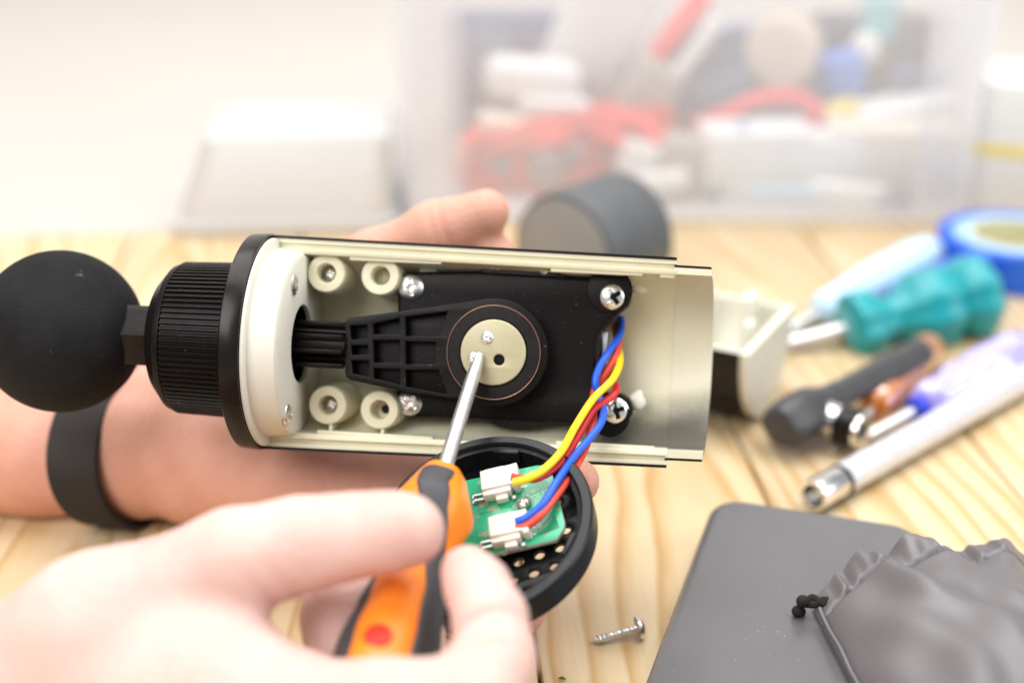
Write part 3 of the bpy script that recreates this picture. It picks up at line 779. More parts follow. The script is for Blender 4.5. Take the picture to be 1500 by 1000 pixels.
# grip panels lie 0.6 mm proud of the handle; angle 0 = local y, 90 deg = towards the camera
def panel(fa, x0, x1, n=50, m=18, lift=.0007, name='grip_panel', mt=None):
    secs = []
    for i in range(n + 1):
        x = x0 + (x1 - x0) * i / n; a0, a1 = fa(x); s = []
        e = min(1, i / 3, (n - i) / 3)
        for j in range(m + 1):
            a = R_(a0 + (a1 - a0) * j / m); ee = min(1, e, j / 1.5, (m - j) / 1.5)
            r = hr(x) * soft(a, x) + lift * (ee ** .5) - .0002 * (1 - ee)
            s.append((H0 + x, r * math.cos(a), r * math.sin(a)))
        secs.append(s)
    g = Geo(); v, f = loft(secs, False, False); g.add(v, [tuple(reversed(q)) for q in f]); g.obj(name, mt or GRIP, DRV)
def lerp(x, pts):
    for (a, u), (b, v) in zip(pts, pts[1:]):
        if x <= b: return u + (v - u) * max(0, (x - a) / (b - a))
    return pts[-1][1]
# on screen the handle runs down-left; angles measured so that ~90 faces the lens
panel(lambda x: (lerp(x, [(0, 60), (.005, 66), (.010, 76), (.018, 66), (.026, 34), (.034, 6), (.045, -12), (.09, -20)]), lerp(x, [(0, 136), (.005, 132), (.012, 122), (.018, 110), (.024, 98), (.032, 76), (.04, 66), (.09, 64)])), .0028, .093)
panel(lambda x: (lerp(x, [(.02, 182), (.03, 168), (.045, 148), (.07, 128), (.09, 126)]), lerp(x, [(.02, 215), (.035, 228), (.05, 235), (.09, 230)])), .020, .093)
panel(lambda x: (-78, -34), .022, .093)
q = R_(105); xq = .0595
nrm = Vector((0, math.cos(q), math.sin(q)))
Mh = Matrix.Translation(Vector((H0 + xq, hr(xq) * 1.0 * nrm.y, hr(xq) * nrm.z))) @ nrm.to_track_quat('Z', 'X').to_matrix().to_4x4()
g = Geo(); g.add(*lathe([(-.0012, .0032), (.0005, .0031), (.0007, .0026), (.0006, .0001)], 28, None, False), 0, XtoZ); g.obj('hanging_hole', ORED, DRV, Mh)

# ------------------------------------------------------------------ the two hands
def foot(v): return v
prims = []
prims += chain([(-560, 672, .515, 25), (-170, 662, .487, 22), (60, 658, .477, 20.5), (190, 662, .470, 20), (300, 668, .460, 19), (420, 690, .452, 16)], .010)
prims = prims + [(a + np.array((0, .020, .001)), b + np.array((0, .018, .003)), r * .96, s * .96, .010) for a, b, r, s, k in prims[:5]]
prims += chain([(300, 630, .466, 15), (600, 655, .456, 12)], .012)
prims += chain([(300, 655, .460, 15), (600, 700, .446, 11)], .012)
prims += chain([(300, 672, .456, 14), (585, 738, .436, 10)], .012)
prims += chain([(310, 680, .456, 14), (552, 752, .438, 9.5)], .012)
prims += chain([(570, 700, .446, 10), (690, 735, .426, 8.6), (790, 725, .408, 7.4), (844, 705, .396, 6.5)], .004)     # middle finger, under the cap
prims += chain([(585, 738, .436, 9.5), (670, 808, .418, 8.2), (735, 868, .403, 7.2), (764, 895, .393, 6.6)], .004)    # ring finger
prims += chain([(552, 752, .438, 9), (620, 838, .426, 7.6), (660, 890, .412, 6.6), (690, 915, .404, 6.0)], .004)      # little finger
prims += chain([(600, 655, .456, 11), (660, 520, .462, 8.6), (700, 420, .458, 7.6), (722, 376, .452, 7.2)], .004)     # index finger behind the tube
prims += chain([(330, 620, .468, 16), (420, 470, .474, 11.5), (545, 385, .462, 9.4), (640, 340, .452, 9.0), (712, 311, .446, 7.3)], .006)   # thumb
cuts = []
def crease(a, b, c, a2, b2, c2, depth=.0006, w=.0007, rad=.012):
    cuts.append((P(a, b, c), P(a2, b2, c2) - P(a, b, c), depth, w, rad))
crease(655, 333, .446, 712, 311, .442, .0009, .0011, .013); crease(640, 339, .446, 712, 311, .442, .0007, .001, .013); crease(240, 640, .46, 300, 650, .458, .0007, .001, .03); crease(225, 640, .46, 300, 650, .458, .0006, .0008, .03)
lh = body_obj('hand', prims, PALM, .00095, cuts)
tag(lh, 'bare hand and forearm wearing the wristband, reaching behind the open massage gun', 'hand')
# right hand
prims = []
prims += chain([(-560, 1560, .350, 31), (-230, 1230, .335, 27), (-90, 1105, .325, 24), (150, 930, .316, 18), (345, 824, .315, 11.2), (440, 797, .316, 9.6), (520, 783, .317, 8.4), (585, 777, .3165, 7.5), (603, 777, .3165, 6.7)], .006)
prims += chain([(150, 980, .318, 19), (295, 990, .308, 14.5), (425, 1055, .300, 13.5)], .007)
prims += chain([(-60, 1150, .325, 24), (250, 1080, .312, 18), (420, 1090, .306, 15)], .014)
prims += chain([(430, 1056, .300, 13), (560, 1046, .292, 11.2), (690, 1032, .290, 10.0), (722, 966, .296, 8.7), (718, 906, .303, 7.6), (700, 862, .310, 6.9), (685, 838, .315, 6.1)], .003)
prims += chain([(400, 1120, .318, 12), (505, 1000, .326, 9), (498, 900, .335, 8.4), (560, 840, .345, 7.4)], .005)
prims += chain([(420, 1150, .325, 12), (560, 1090, .330, 9), (600, 1010, .335, 8), (610, 930, .340, 7)], .005)
cuts = []
for q in (492, 503, 515, 528): crease(q, 740, .308, q + 60, 737, .308, .0007, .0010, .011)
for q in (400, 440): crease(q, 890, .306, q + 40, 860, .306, .0007, .0012, .014)
crease(600, 800, .312, 640, 790, .312, .0004, .0009, .008)
crease(560, 962, .282, 620, 962, .282, .0006, .0010, .013)
crease(702, 908, .296, 694, 866, .302, .0016, .0011, .012); crease(722, 962, .29, 716, 930, .295, .0006, .0008, .012)
rh_ = body_obj('hand', prims, SKIN, .00095, cuts)
tag(rh_, 'bare hand in the foreground pinching the orange screwdriver between thumb and finger', 'hand')
# wristband
a0 = P(118, 660, .4755) + Vector((0, .010, .0005)); a1 = P(205, 662, .4715) + Vector((0, .010, .0005))
WF = Frame((a0 + a1) / 2, a1 - a0, Vector((0, 0, 1)))
WB = thing('wristband', 'plain black silicone wristband around the wrist below the ball head', 'wristband', WF.m)
def band(w0, w1, t0, t1, sh, rz, ry):
    secs = []; n = 72
    for k in range(n + 1):
        a = 2 * PI * k / n; y = math.cos(a); z = math.sin(a)
        sx = sh * max(0, -z * .5 + .5) ** 1.6
        rad = lambda t: (ry + t) * 1.0
        zz = max(-.0195 - WF.o.z + .0205, 1)
        s = []
        for x, t in ((w0, t0), (w0 + .0007, t1), (w1 - .0007, t1), (w1, t0)):
            s.append((x + sx, (ry + t) * y * (abs(y) ** -.0 if y else 1), max((rz + t) * z, -WF.o.z + .0006 + .0001 * t * 1000)))
        secs.append(s)
    return fix(*loft(secs, True, False))
g = Geo(); g.add(*band(-.0088, .0088, .0002, .0020, .0120, .0240, .0375)); g.obj('strap', BAND, WB)

# ------------------------------------------------------------------ loose things on the table
def on_table(a, b, ra, rb): return T(*a, ra), T(*b, rb)
# loose screw
A, Bq = T(865, 939, .0011), T(936, 919, .0032)
F_ = axis_frame(A, Bq); LSx = (Bq - A).length
SCR = thing('screw', 'single silver pan head screw lying on the boards beside the vent cap', 'screw', F_.m)
g = Geo(); g.add(*lathe([(0, .0001), (.0028, .00105), (LSx - .0002, .00115), (LSx, .0014)], 20)); 
hx = [(LSx * .02 + (LSx * .93) * k / 150) for k in range(151)]
pts = [Vector((x, (min(.00112, x * .38 + .0001)) * math.cos(2 * PI * x / .00115), (min(.00112, x * .38 + .0001)) * math.sin(2 * PI * x / .00115))) for x in hx]
g.add(*tube(pts, [.0003 if 5 < i < 145 else .00012 for i in range(151)], 6)); g.obj('thread', SCREWM, SCR)
g = Geo(); g.add(*screw_head(.0033, .0017, .3)); g.obj('screw_head', SCREWM, SCR, Matrix.Translation((LSx, 0, 0)) @ Matrix.Rotation(PI / 2, 4, 'Y'))
g = Geo(); a, b = T(818, 992.5, .0006), T(829, 994, .0006); g.add(*tube([a, (a + b) / 2 + Vector((0, 0, .0003)), b], [.0002, .0005, .0002], 6))
tag(g.obj('grass_scrap', GREENB), 'tiny green scrap on the board near the lower edge', 'scrap')

# power bank
hB = .0145; A = T(1046, 721, hB); Bq = T(1356, 768, hB); C_ = T(982, 1010, hB)
px_ = (Bq - A); wB = px_.length; px_.normalize(); py_ = Vector((0, 0, 1)).cross(px_); 
if py_.dot(C_ - A) < 0: py_ = -py_
lB = .150
BF = Frame(Vector((A.x, A.y, 0)) + px_ * wB / 2 + py_ * lB / 2, px_, Vector((0, 0, 1)))
PB = thing('power_bank', 'flat grey power bank with rounded edges lying under the drawstring pouch', 'power bank', BF.m)
g = Geo(); g.add(*plate([rrect(-wB / 2, -lB / 2, wB / 2, lB / 2, .0105, 10)], .0006, hB, .0045, 6)); g.obj('casing', BANK, PB, None, 60)
g = Geo(); g.add(*plate([rrect(-wB / 2 + .006, -lB / 2 + .006, wB / 2 - .006, lB / 2 - .006, .006, 6)], 0, .0009, .0002)); g.obj('base_pad', BLACKM, PB)

# drawstring pouch on the power bank
pA, pB_, pC, pD = T(1190, 888, .0155), T(1585, 880, .004), T(1376, 1250, .0155), T(1880, 1290, .0045)
POU = thing('pouch', 'grey nylon drawstring pouch with a ruffled hem resting on the power bank', 'pouch', Matrix.Translation(pA))
NS, NT = 150, 110
hemH = .0172
def ruff(s): return (math.sin(s * 2 * PI * 13.3 + 2.6 * math.sin(s * 8)) + .55 * math.sin(s * 2 * PI * 24.7 + 1.3)) * (.6 + .4 * math.sin(s * 13 + 1)) 
def pouch_pt(s, t, up=True):
    base = (pA * (1 - s) + pB_ * s) * (1 - t) + (pC * (1 - s) + pD * s) * t
    f = max(0, 1 - abs(1 - s / .43) ** 2.1 if s < .43 else 1 - abs((s - .43) / .57) ** 2.2) ** .78
    H = (hemH + .006 * math.sin(min(1, t * 2.4) * PI / 2)) * f
    away = pA - pC; away.z = 0; away.normalize()
    ridge = 0
    if up:
        z = H
        # creases fan out from the gathered hem
        for k, (s0, sl, am, w) in enumerate(((.16, .25, .0024, .035), (.27, .10, -.0020, .03), (.34, .55, .0016, .05), (.52, -.10, -.0018, .06), (.70, -.3, .0022, .05), (.86, -.2, -.0016, .05))):
            d = (s - s0 - sl * 1.7 * t) / (w * (1 + 2.6 * t)); z += 1.9 * am * math.exp(-d * d) * (math.exp(-t * 2.2)) * f
        z += (.0013 * math.sin(11 * s + 6 * t) * math.sin(14 * t + 3 * s) + .0009 * math.sin(31 * s - 9 * t + 2 * math.sin(9 * t))) * f * min(1, t * 6)
        if t < .10:
            q = 1 - t / .10
            z += ruff(s) * .0010 * (.35 + .65 * math.sin(PI * min(1, q * 1.02))) * min(1, f * 2.5)
            seam = math.exp(-((t - .097) / .008) ** 2); z -= .0009 * seam
        z -= .0010 * math.exp(-((t - .10) / .009) ** 2) * min(1, f * 3)
        base = base + away * (.006 * (1 - t) * f) + away * (.00022 * ruff(s) * max(0, 1 - t / .10))
        base.z += z + .0006
    else:
        base = base + away * (.006 * (1 - t) * f); base.z += -.0004 + .25 * H * max(0, 1 - t / .12) ** 2
    return base - pA
v = []; f = []
for up in (True, False):
    b = len(v)
    for i in range(NS + 1):
        for j in range(NT + 1): v.append(pouch_pt(i / NS, (j / NT) ** 1.25, up))
    for i in range(NS):
        for j in range(NT):
            q = (b + i * (NT + 1) + j, b + (i + 1) * (NT + 1) + j, b + (i + 1) * (NT + 1) + j + 1, b + i * (NT + 1) + j + 1)
            f.append(tuple(reversed(q)) if up else q)
g = Geo(); g.add(v, f); g.obj('bag', CLOTH, POU, None, 80)
# side seam, a double welt along the near left edge
for k, (dx, r) in enumerate(((-.0004, .0006),)):
    pts = [pouch_pt(.004, t / 30) + Vector((dx, 0, .0016 + .0004 * math.sin(t))) for t in range(2, 31)]
    g = Geo(); g.add(*tube(pts, r, 8)); g.obj('side_seam', CLOTH, POU)
kx = T(1181, 884, .0185) - pA
g = Geo()
for pts in ([(0, 0, 0), (.0018, .0012, .0012), (.0042, -.0006, .0006), (.007, -.0012, 0)], [(0, 0, 0), (.0024, -.0004, .0002), (.005, .0004, .0010), (.0075, 0, .0004)]):
    g.add(*tube(spline([kx + Vector(p) for p in pts], 6), .0011, 8))
g.obj('cord', CORD, POU)
for dx, dz, r in ((-.0010, .0008, .0019), (-.0022, -.0024, .0017)):
    V = [(np.array(kx) + (dx, 0, dz), np.array(kx) + (dx + .0012, .0008, dz - .0006), r, r * .8, .001)]
    body_obj('cord_knot', V, CORD, .0004, (), POU)

# tape roll
TF = Matrix.Translation(T(1479, 396)); 
TP = thing('tape_roll', 'thick roll of bright blue tape lying flat behind the teal screwdriver', 'tape', TF)
hT = .0185; ro = .0355
g = Geo(); g.add(*lathe([(0, .0215), (0, ro - .0003), (.0003, ro), (hT - .0003, ro), (hT, ro - .0003), (hT, .0290)], 72, None, False), 0, XtoZ); g.obj('tape', TAPE, TP)
g = Geo(); g.add(*lathe([(hT - .0003, .0291), (hT + .0001, .0289), (hT + .0001, .0215)], 72, None, False), 0, XtoZ); g.obj('tape_edge', TAPETOP, TP)
g = Geo(); g.add(*lathe([(0, .0195), (0, .0216), (hT + .0003, .0216), (hT + .0003, .0195), (0, .0195)], 60, None, False), 0, XtoZ); g.obj('core', CORE, TP)

def driver(label, a, b, prof, hmat, smat, sr, a_h, b_h, shaft_from, group=None, mod=None, extra=None):
    """screwdriver lying on the table: handle from a (shaft side) to b; prof = [(fraction, radius mm)]"""
    S0, B2 = T(*shaft_from, sr + .0004), T(*b, b_h); F2 = axis_frame(S0, B2)       # the tip rests on the table
    L0 = F2.loc(T(*a, a_h)).x; F2 = axis_frame(S0 + F2.x * L0, B2); L = (B2 - F2.o).length
    t = thing('screwdriver', label, 'screwdriver', F2.m, group)
    g = Geo(); g.add(*lathe([(q * L, r * .001) for q, r in prof], 48, mod)); g.obj('handle', hmat, t, None, 50)
    g = Geo(); g.add(*lathe([(-L0, sr * .55), (-L0 + .004, sr), (.004, sr)], 20)); g.obj('blade', smat, t)
    if extra: extra(t, L)
    return t
driver('screwdriver with a smooth pale sky blue handle, farthest of those lying on the table', (1214, 447), (1368, 366), [(0, 4.5), (.02, 6.5), (.08, 8), (.2, 8.6), (.5, 10.2), (.8, 10.2), (.95, 8.6), (1, 5)], LBLUE, STEEL, .0028, .0105, .0108, (1148, 488))
def flut(a, x): return 1 + .05 * math.cos(8 * a)
def teal_extra(t, L):
    g = Geo(); g.add(*lathe([(-.001, .006), (0, .0085), (.004, .0085), (.005, .006)], 32)); g.obj('ferrule', TEAL2, t)
driver('stout screwdriver with a thick waisted teal handle', (1276, 480), (1450, 428), [(0, 11), (.03, 14.5), (.15, 14.5), (.23, 10.0), (.33, 9.0), (.42, 13.5), (.50, 16.8), (.68, 16.8), (.74, 12.4), (.80, 16), (.90, 18), (.97, 15), (1, 10)], TEAL, STEEL, .0032, .0170, .0170, (1150, 505), None, flut, teal_extra)
driver('screwdriver with a blue handle mostly hidden behind the teal one', (1330, 432), (1440, 392), [(0, 6), (.1, 8.5), (.6, 9.5), (.95, 9), (1, 6)], BLUE2, STEEL, .0025, .012, .012, (1240, 470))
def vio_extra(t, L):
    g = Geo(); g.add(*lathe([(-.0045, .0030), (-.004, .0046), (.0005, .0050), (.002, .0044)], 32)); g.obj('collar', DEEPB, t)
def hexf(a, x): return 1 + .05 * math.cos(6 * a)
driver('screwdriver with a clear lavender handle and a deep blue collar', (1364, 588), (1505, 512), [(0, 5), (.03, 7.5), (.12, 8.4), (.2, 7.6), (.3, 9.4), (.42, 8.6), (.5, 9.8), (.85, 10), (.96, 8.5), (1, 5)], VIOLET, STEEL, .0021, .0095, .0108, (1268, 640), None, hexf, vio_extra)
driver('screwdriver with a clear amber handle tucked under the black angle driver', (1300, 594), (1368, 503), [(0, 4), (.04, 6.4), (.2, 7.2), (.32, 5.6), (.5, 7), (.9, 7.4), (1, 4)], AMBER, STEEL, .0017, .0078, .0078, (1220, 660))

# angle driver, black
hA = .012
A, Bq = T(1166, 612, hA), T(1352, 512, hA); F2 = axis_frame(A, Bq); L = (Bq - A).length
AD = thing('angle_driver', 'dark grey right-angle bit driver with a chrome bit socket', 'angle driver', F2.m)
g = Geo(); secs = []
for q, w, h in ((-.012, .004, .004), (-.0105, .0075, .0070), (-.006, .0095, .0090), (0, .0100, .0098), (.008, .0096, .0094), (.016, .0070, .0066), (.03, .0060, .0056), (L * .6, .0066, .0056), (L * .9, .0072, .0058), (L - .003, .0066, .0054), (L, .005, .004)):
    secs.append([(q, w * math.cos(2 * PI * k / 28) * (1 + .12 * math.cos(8 * PI * k / 28)) * .93, h * math.sin(2 * PI * k / 28)) for k in range(28)])
g.add(*fix(*loft(secs))); g.obj('handle', DGREY, AD)
d0 = F2.loc(T(1180, 604, .0095)); d1 = F2.loc(T(1262, 632, .0095)); dF = axis_frame(Vector(d0), Vector(d1)); LD = (d1 - d0).length
g = Geo(); g.add(*lathe([(.002, .0078), (LD * .34, .0080), (LD * .36, .0072), (LD * .62, .0068), (LD * .63, .0062)], 32)); g.obj('socket_neck', CHROME, AD, dF.m)
g = Geo(); g.add(*lathe([(LD * .62, .0068), (LD * .64, .0072), (LD * .93, .0072), (LD * .96, .0066)], 32)); g.obj('socket_ring', BLACKG, AD, dF.m)
g = Geo(); g.add(*lathe([(LD * .95, .0066), (LD * 1.02, .0062), (LD * 1.02, .0036), (LD * .8, .0034), (LD * .8, .0001)], 32, None, False)); g.obj('bit_socket', CHROME, AD, dF.m)

# white nut driver with chrome socket end
A, Bq = T(1191, 726, .0060), T(1520, 541, .0064); F2 = axis_frame(A, Bq); L = (Bq - A).length
ND = thing('socket_wrench', 'long white satin socket driver with an open chrome end, behind the power bank', 'socket driver', F2.m)
g = Geo(); g.add(*lathe([(.0155, .0046), (.016, .0056), (.05, .0055), (L * .75, .0058), (L, .0060)], 40)); g.obj('tube', WHITEM, ND)
g = Geo(); g.add(*lathe([(.0145, .0048), (.0148, .0057), (.0158, .0057), (.0162, .0048)], 40)); g.obj('seal_ring', BLACKM, ND)
g = Geo(); g.add(*lathe([(.016, .0050), (.013, .0055), (.002, .0056), (0, .0053), (0, .0040), (.012, .0038), (.012, .0001)], 40, None, False)); g.obj('socket_end', CHROME, ND)

# half shell of the housing lying behind
hS = .0350; n0 = T(1092, 520, hS); f0 = T(1161, 447, hS)
dx_ = (f0 - n0); dd = dx_.length / 2; acr = dx_.normalized(); axl = Vector((acr.y, -acr.x, 0))
SFm = Frame((n0 + f0) / 2, axl, Vector((0, 0, 1)))
HS = thing('cover_shell', 'black outside and ivory inside half shell of the housing lying open side up', 'housing cover', SFm.m)
rS = dd; kz = (hS - .0004) / dd
def cup(x, r0, r1): return [(p[0], p[1], p[2] * kz) for p in sleeve_sec(x, r0, r1)]
g = Geo(); g.add(*fix(*loft([cup(x, rS - .0032, rS - .0006) for x in (-.085, -.002)]))); g.obj('shell', IVORY2, HS)
g = Geo(); g.add(*fix(*loft([cup(x, rS - .0005, rS) for x in (-.085, -.0022)]))); g.obj('outer_skin', BLACKG, HS)
g = Geo(); hp_ = [(rS * math.cos(PI * k / 40), -rS * kz * math.sin(PI * k / 40)) for k in range(41)]
v0 = [[(x, a, b) for a, b in hp_] for x in (-.002, .0008)]
g.add(*fix(*loft(v0))); g.obj('end_wall', IVORY2, HS)
for x, y, sx, sy, h in ((-.012, .010, .004, .010, .008), (-.006, -.006, .003, .006, .004), (-.030, .012, .004, .008, .006)):
    g = Geo(); g.add(*box(sx, sy, h + .022, .0005, 2, (x, y, h / 2 - .011))); g.obj('locating_tab', IVORY2, HS)

# grey cylinder
A = P(824, 404, .625); A.z = .0285
Bq = A + Vector((.030, .034, 0)); F2 = axis_frame(A, Bq)
GC = thing('handle_cylinder', 'grey battery handle cylinder with a pale flat end lying behind the massage gun', 'battery handle', F2.m)
g = Geo(); g.add(*lathe([(0, .0255), (.0006, .0275), (.002, .0280), (.043, .0280), (.045, .0265)], 64)); g.obj('barrel', mat('handle_grey', (.09, .095, .10), .5, var=.05), GC)
g = Geo(); g.add(*lathe([(-.0006, .0001), (-.0006, .0248), (-.0002, .0254), (.0005, .0254)], 64, None, False)); g.obj('end_cap', mat('handle_end_grey', (.22, .215, .205), .5, var=.05), GC)

# ------------------------------------------------------------------ storage bin and its clutter
bl0, br0 = T(588, 326), T(1424, 334)
bxd = (br0 - bl0); wb = bxd.length; bxd.normalize(); byd = Vector((-bxd.y, bxd.x, 0))
db = .17; hb = .175
BNF = Frame((bl0 + br0) / 2 + byd * db / 2, bxd, Vector((0, 0, 1)))
BIN = thing('storage_bin', 'large frosted clear plastic storage bin full of cables and parts at the back', 'storage bin', BNF.m)
def rr3(w, d, r, z): return [(x, y, z) for x, y in rrect(-w / 2, -d / 2, w / 2, d / 2, r, 8)]
th = .0022
def shell_bin(z0, z1, w0, d0, w1, d1, r=.022):
    o = [rr3(w0, d0, r, z0), rr3(w1, d1, r, z1)]; i = [rr3(w1 - 2 * th, d1 - 2 * th, r - th, z1), rr3(w0 - 2 * th, d0 - 2 * th, r - th, z0)]
    return fix(*loft(o + i + [o[0]], True, False))
g = Geo(); g.add(*shell_bin(.004, hb, wb, db, wb + .016, db + .016)); g.obj('wall', FROST, BIN)
g = Geo(); g.add(*plate([rrect(-wb / 2 + .001, -db / 2 + .001, wb / 2 - .001, db / 2 - .001, .02)], .0005, .0035, .001)); g.obj('base', FROST, BIN)
g = Geo(); g.add(*shell_bin(.0045, .013, wb + .0045, db + .0045, wb + .0055, db + .0055, .024)); g.obj('foot_rim', FROST, BIN)
g = Geo(); g.add(*shell_bin(.128, .133, wb + .018, db + .018, wb + .018, db + .018, .024)); g.obj('upper_rib', FROST, BIN)
g = Geo(); g.add(*shell_bin(hb - .004, hb, wb + .026, db + .026, wb + .026, db + .026, .026)); g.obj('rim', WHITE, BIN)
for sx in (-1, 1):
    g = Geo(); g.add(*box(.030, .0025, .118, .001, 2, (sx * (wb / 2 - .019), -db / 2 - .0022, .069))); g.obj('corner_rib', FROST, BIN)
def item(name, label, cat, geo, m, M, group=None):
    o = geo.obj(name, m, None, M); return tag(o, label, cat, group)
def dq(d): return .745 + (d - .745) * .72
def at(px, py, d, yaw=0, tilt=0, roll=0):
    d = dq(d); return Matrix.Translation(P(px, py, d)) @ Matrix.Rotation(R_(yaw), 4, 'Z') @ Matrix.Rotation(R_(roll), 4, 'Y') @ Matrix.Rotation(R_(tilt), 4, 'X')
def G1(*a): g = Geo(); g.add(*a); return g
def stand(name, label, cat, m, px0, px1, ptop, d, dep, yaw=0):
    """box standing on the bin floor"""
    d = dq(d); a = P(px0, ptop, d); b = P(px1, ptop, d); w = (b - a).length; h = a.z - .004
    return item(name, label, cat, G1(*box(w, dep, h, .003, 2, (0, 0, h / 2))), m, Matrix.Translation(Vector(((a.x + b.x) / 2, a.y, .004))) @ Matrix.Rotation(R_(yaw), 4, 'Z'))
stand('plastic_case', 'tall slate blue plastic case in the bin, behind the white adapter', 'case', SLATE, 655, 850, 18, .895, .03)
stand('plastic_case', 'dark panel-like case standing in the middle of the bin behind the white rod', 'case', SLATE, 985, 1115, 40, .895, .022, 4)
stand('plastic_case', 'wide dark slate case standing at the far end of the bin', 'case', DSLATE, 1195, 1400, 22, .895, .03)
stand('plastic_case', 'light grey case between two dark ones in the bin', 'case', LGREY, 1110, 1200, 92, .895, .02, -5)
stand('plastic_case', 'grey case behind the red cables in the bin', 'case', MIDGREY, 690, 1000, 150, .885, .022, 2)
item('power_adapter', 'large white slab adapter leaning diagonally across the bin', 'adapter', G1(*box(.050, .022, .105, .005, 3)), WHITE, at(868, 66, .862, 4, 8, 22))
item('power_adapter', 'rounded white plug adapter lying near the upper left of the bin', 'adapter', G1(*box(.056, .026, .024, .009, 4)), WHITE, at(780, 116, .832, 6, 0, 6))
item('power_adapter', 'small white bar below the rounded white adapter in the bin', 'adapter', G1(*box(.040, .016, .010, .003, 2)), WHITE, at(812, 156, .822, 0, 0, 4))
item('white_rod', 'short bright white rod leaning in the bin', 'rod', G1(*lathe([(-.022, .0035), (-.021, .0048), (.021, .0048), (.022, .0035)], 24)), WHITE, at(1016, 78, .828, 0, 0, -55))
item('marker', 'thick red marker leaning beside the white adapter in the bin', 'marker', G1(*lathe([(-.03, .004), (-.028, .0065), (.024, .0072), (.03, .005)], 24)), CABLE, at(986, 52, .85, 10, 0, -52))
def coil(px, py, d, r, n, m, label, thick=.0022, flat=.55, seed=1, arc=None):
    rr = random.Random(seed); c = P(px, py, dq(d)); pts = []
    for k in range(n * 14):
        a = 2 * PI * k / 14; q = 1 + .22 * math.sin(a * .37 + seed) + rr.uniform(-.08, .08)
        pts.append(Vector((r * q * math.cos(a), .25 * r * math.sin(a * 1.3 + seed) + rr.uniform(-.004, .004), r * flat * q * math.sin(a + .3 * math.sin(a * .21)) )))
    return item('cable', label, 'cable', G1(*tube(spline(pts, 3), thick, 8)), m, Matrix.Translation(c))
coil(770, 238, .812, .034, 6, CABLE, 'tangled red cable coil heaped at the lower left of the bin', .0024, .5, 1)
coil(868, 222, .815, .036, 6, CABLE, 'tangled red cable coil heaped beside the white boxes in the bin', .0024, .45, 4)
coil(905, 185, .835, .026, 4, CABLE, 'looser red cable loop lying over the top of the red heap', .0022, .4, 9)
pts = [P(a, b, dq(c)) for a, b, c in ((1015, 188, .83), (1060, 168, .82), (1110, 146, .815), (1165, 142, .815), (1198, 165, .815), (1180, 182, .82), (1130, 186, .82))]
item('cable', 'single thick red cable bent in an arch near the middle of the bin', 'cable', G1(*tube(spline(pts, 8), .0042, 10)), CABLE, None)
item('plug', 'pale plug lying among the red cables on the left', 'plug', G1(*box(.030, .018, .014, .004, 3)), BEIGE, at(738, 186, .815, 12, 0, 12))
item('plug', 'dark grey plug lying on the red cables', 'plug', G1(*box(.016, .014, .018, .004, 3)), MIDGREY, at(800, 248, .79, 20, 0, 10))
item('plug', 'small dark plug beside the red cable coil', 'plug', G1(*box(.010, .010, .012, .003, 3)), MIDGREY, at(842, 226, .79, -15, 0, 20))
item('plug', 'little round white plug on the dark case', 'plug', G1(*lathe([(-.01, .005), (-.008, .008), (.006, .008), (.009, .004)], 24)), WHITE, at(1268, 70, .85, 80, 0, 0))
item('bottle_cap', 'pale teal cap beside the little white plug at the top of the bin', 'cap', G1(*lathe([(-.012, .009), (-.011, .0105), (.011, .0105), (.012, .009)], 32), 0), TEAL2, at(1288, 26, .862, 0, 0, 90))
item('bobbin', 'round beige bobbin on edge in the bin', 'bobbin', G1(*lathe([(-.012, .019), (-.010, .021), (-.008, .021), (-.008, .013), (.008, .013), (.008, .021), (.010, .021), (.012, .019)], 40)), BEIGE, at(1148, 72, .856, 70, 0, 0))
item('carton', 'white carton lying low in the middle of the bin', 'carton', G1(*box(.060, .035, .040, .002, 2)), WHITE, at(1105, 236, .800, 6))
item('carton', 'cream carton lying low towards the far end of the bin', 'carton', G1(*box(.072, .040, .046, .003, 2)), BEIGE, at(1300, 238, .808, -6))
item('carton', 'white carton on top of the cream carton in the bin', 'carton', G1(*box(.058, .032, .020, .002, 2)), WHITE, at(1322, 172, .826, 10, 0, -8))
item('carton', 'small white carton between the two larger low cartons in the bin', 'carton', G1(*box(.040, .030, .038, .002, 2)), WHITE, at(1200, 244, .802, 3))
item('yellow_clip', 'small yellow clip beside the arched red cable', 'clip', G1(*box(.020, .012, .010, .003, 3)), YEL, at(1232, 162, .82, 10, 0, -12))
item('blue_plug', 'small blue connector standing below the arched red cable', 'connector', G1(*box(.0055, .006, .018, .001, 2)), BLUE2, at(1086, 206, .782, 0))
item('ruler', 'flat pale blue strip lying at the bottom front of the bin', 'strip', G1(*box(.042, .004, .005, .001, 2)), LBLUE, at(1152, 282, .765, 0))
item('dark_clip', 'small dark clip near the bottom of the bin, left of the blue strip', 'clip', G1(*box(.012, .006, .008, .002, 2)), MIDGREY, at(1044, 284, .765, 0, 0, -25))
item('grey_adapter', 'light grey adapter leaning in the bin left of the beige bobbin', 'adapter', G1(*box(.03, .02, .05, .004, 3)), LGREY, at(940, 150, .845, 5, 0, 30))
item('box_lid', 'white leaning lid at the far end of the bin', 'lid', G1(*box(.006, .05, .10, .002, 2)), WHITE, at(1395, 90, .85, 0, 0, 18))

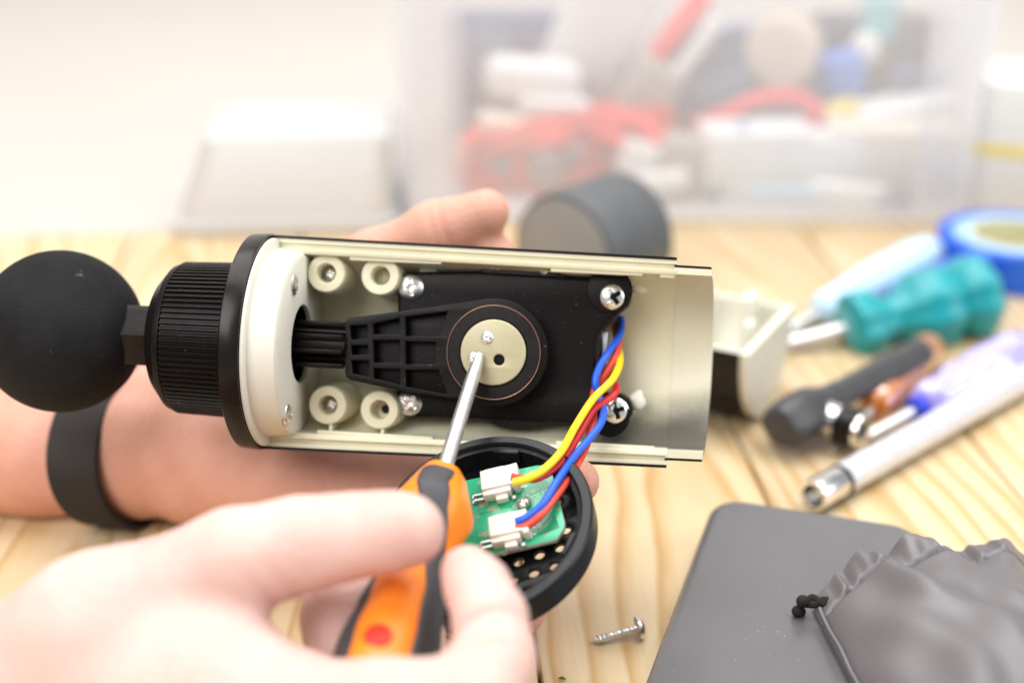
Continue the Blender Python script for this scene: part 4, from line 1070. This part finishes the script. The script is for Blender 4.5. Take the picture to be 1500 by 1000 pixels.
for k, (px, py, d, sx, sy, sz, yw, rl, m, lab) in enumerate((
    (706, 92, .86, .030, .02, .034, 8, 12, SLATE, 'slate blue block leaning at the left edge of the bin'),
    (1060, 150, .85, .034, .02, .030, -6, -20, SLATE, 'slate blue block under the white rod in the bin'),
    (1350, 130, .845, .036, .02, .022, 5, 15, SLATE, 'slate blue block above the cream carton in the bin'),
    (1232, 110, .85, .022, .02, .026, 15, -10, BLUE2, 'mid blue block below the teal cap in the bin'),
    (940, 235, .80, .026, .018, .020, 20, 18, WHITE, 'little white block right of the red cable coils'),
    (1010, 240, .80, .034, .02, .030, -10, 8, LGREY, 'grey block left of the white cartons in the bin'),
    (968, 268, .78, .030, .012, .012, 6, -6, WHITE, 'low white block on the bin floor beside the red cables'),
    (1240, 284, .77, .040, .012, .012, -4, 4, WHITE, 'low white block on the bin floor right of the pale blue strip'),
    (1310, 300, .765, .022, .008, .008, 3, 0, SLATE, 'low slate block on the bin floor near its far corner'))):
    item('block', lab, 'block', G1(*box(sx, sy, sz, .003, 2)), m, at(px, py, d, yw, 0, rl))
# white tub left of the bin
a, b = T(246, 349), T(584, 341)
ux = (b - a).normalized(); uy = Vector((-ux.y, ux.x, 0)); wt = (b - a).length
TBF = Frame((a + b) / 2 + uy * .045, ux, Vector((0, 0, 1)))
TB = thing('plastic_tub', 'plain white plastic tub turned upside down beside the storage bin', 'tub', TBF.m)
g = Geo(); g.add(*fix(*loft([rr3(wt, .09, .012, .001), rr3(wt, .09, .012, .006), rr3(wt - .006, .085, .012, .0065), [(x + .009, y, z) for x, y, z in rr3(wt - .022, .072, .008, .048)], [(x + .010, y, z) for x, y, z in rr3(wt - .026, .068, .008, .050)]]))); g.obj('tub_body', mat('tub_plastic', (.50, .495, .485), .5, var=.02, vscale=20), TB)
# carton right of the bin
g = Geo(); g.add(*box(.10, .06, .075, .002, 2, (0, 0, .0376)))
CT = thing('cardboard_box', 'off-white cardboard box with a yellow stripe right of the storage bin', 'box', Matrix.Translation(T(1560, 318)) @ Matrix.Rotation(R_(-24), 4, 'Z'))
g.obj('box_body', WHITE, CT)
g = Geo(); g.add(*box(.1006, .0606, .007, .0003, 1, (0, 0, .040))); g.obj('stripe', mat('pale_yellow_print', (.72, .60, .22), .6), CT)
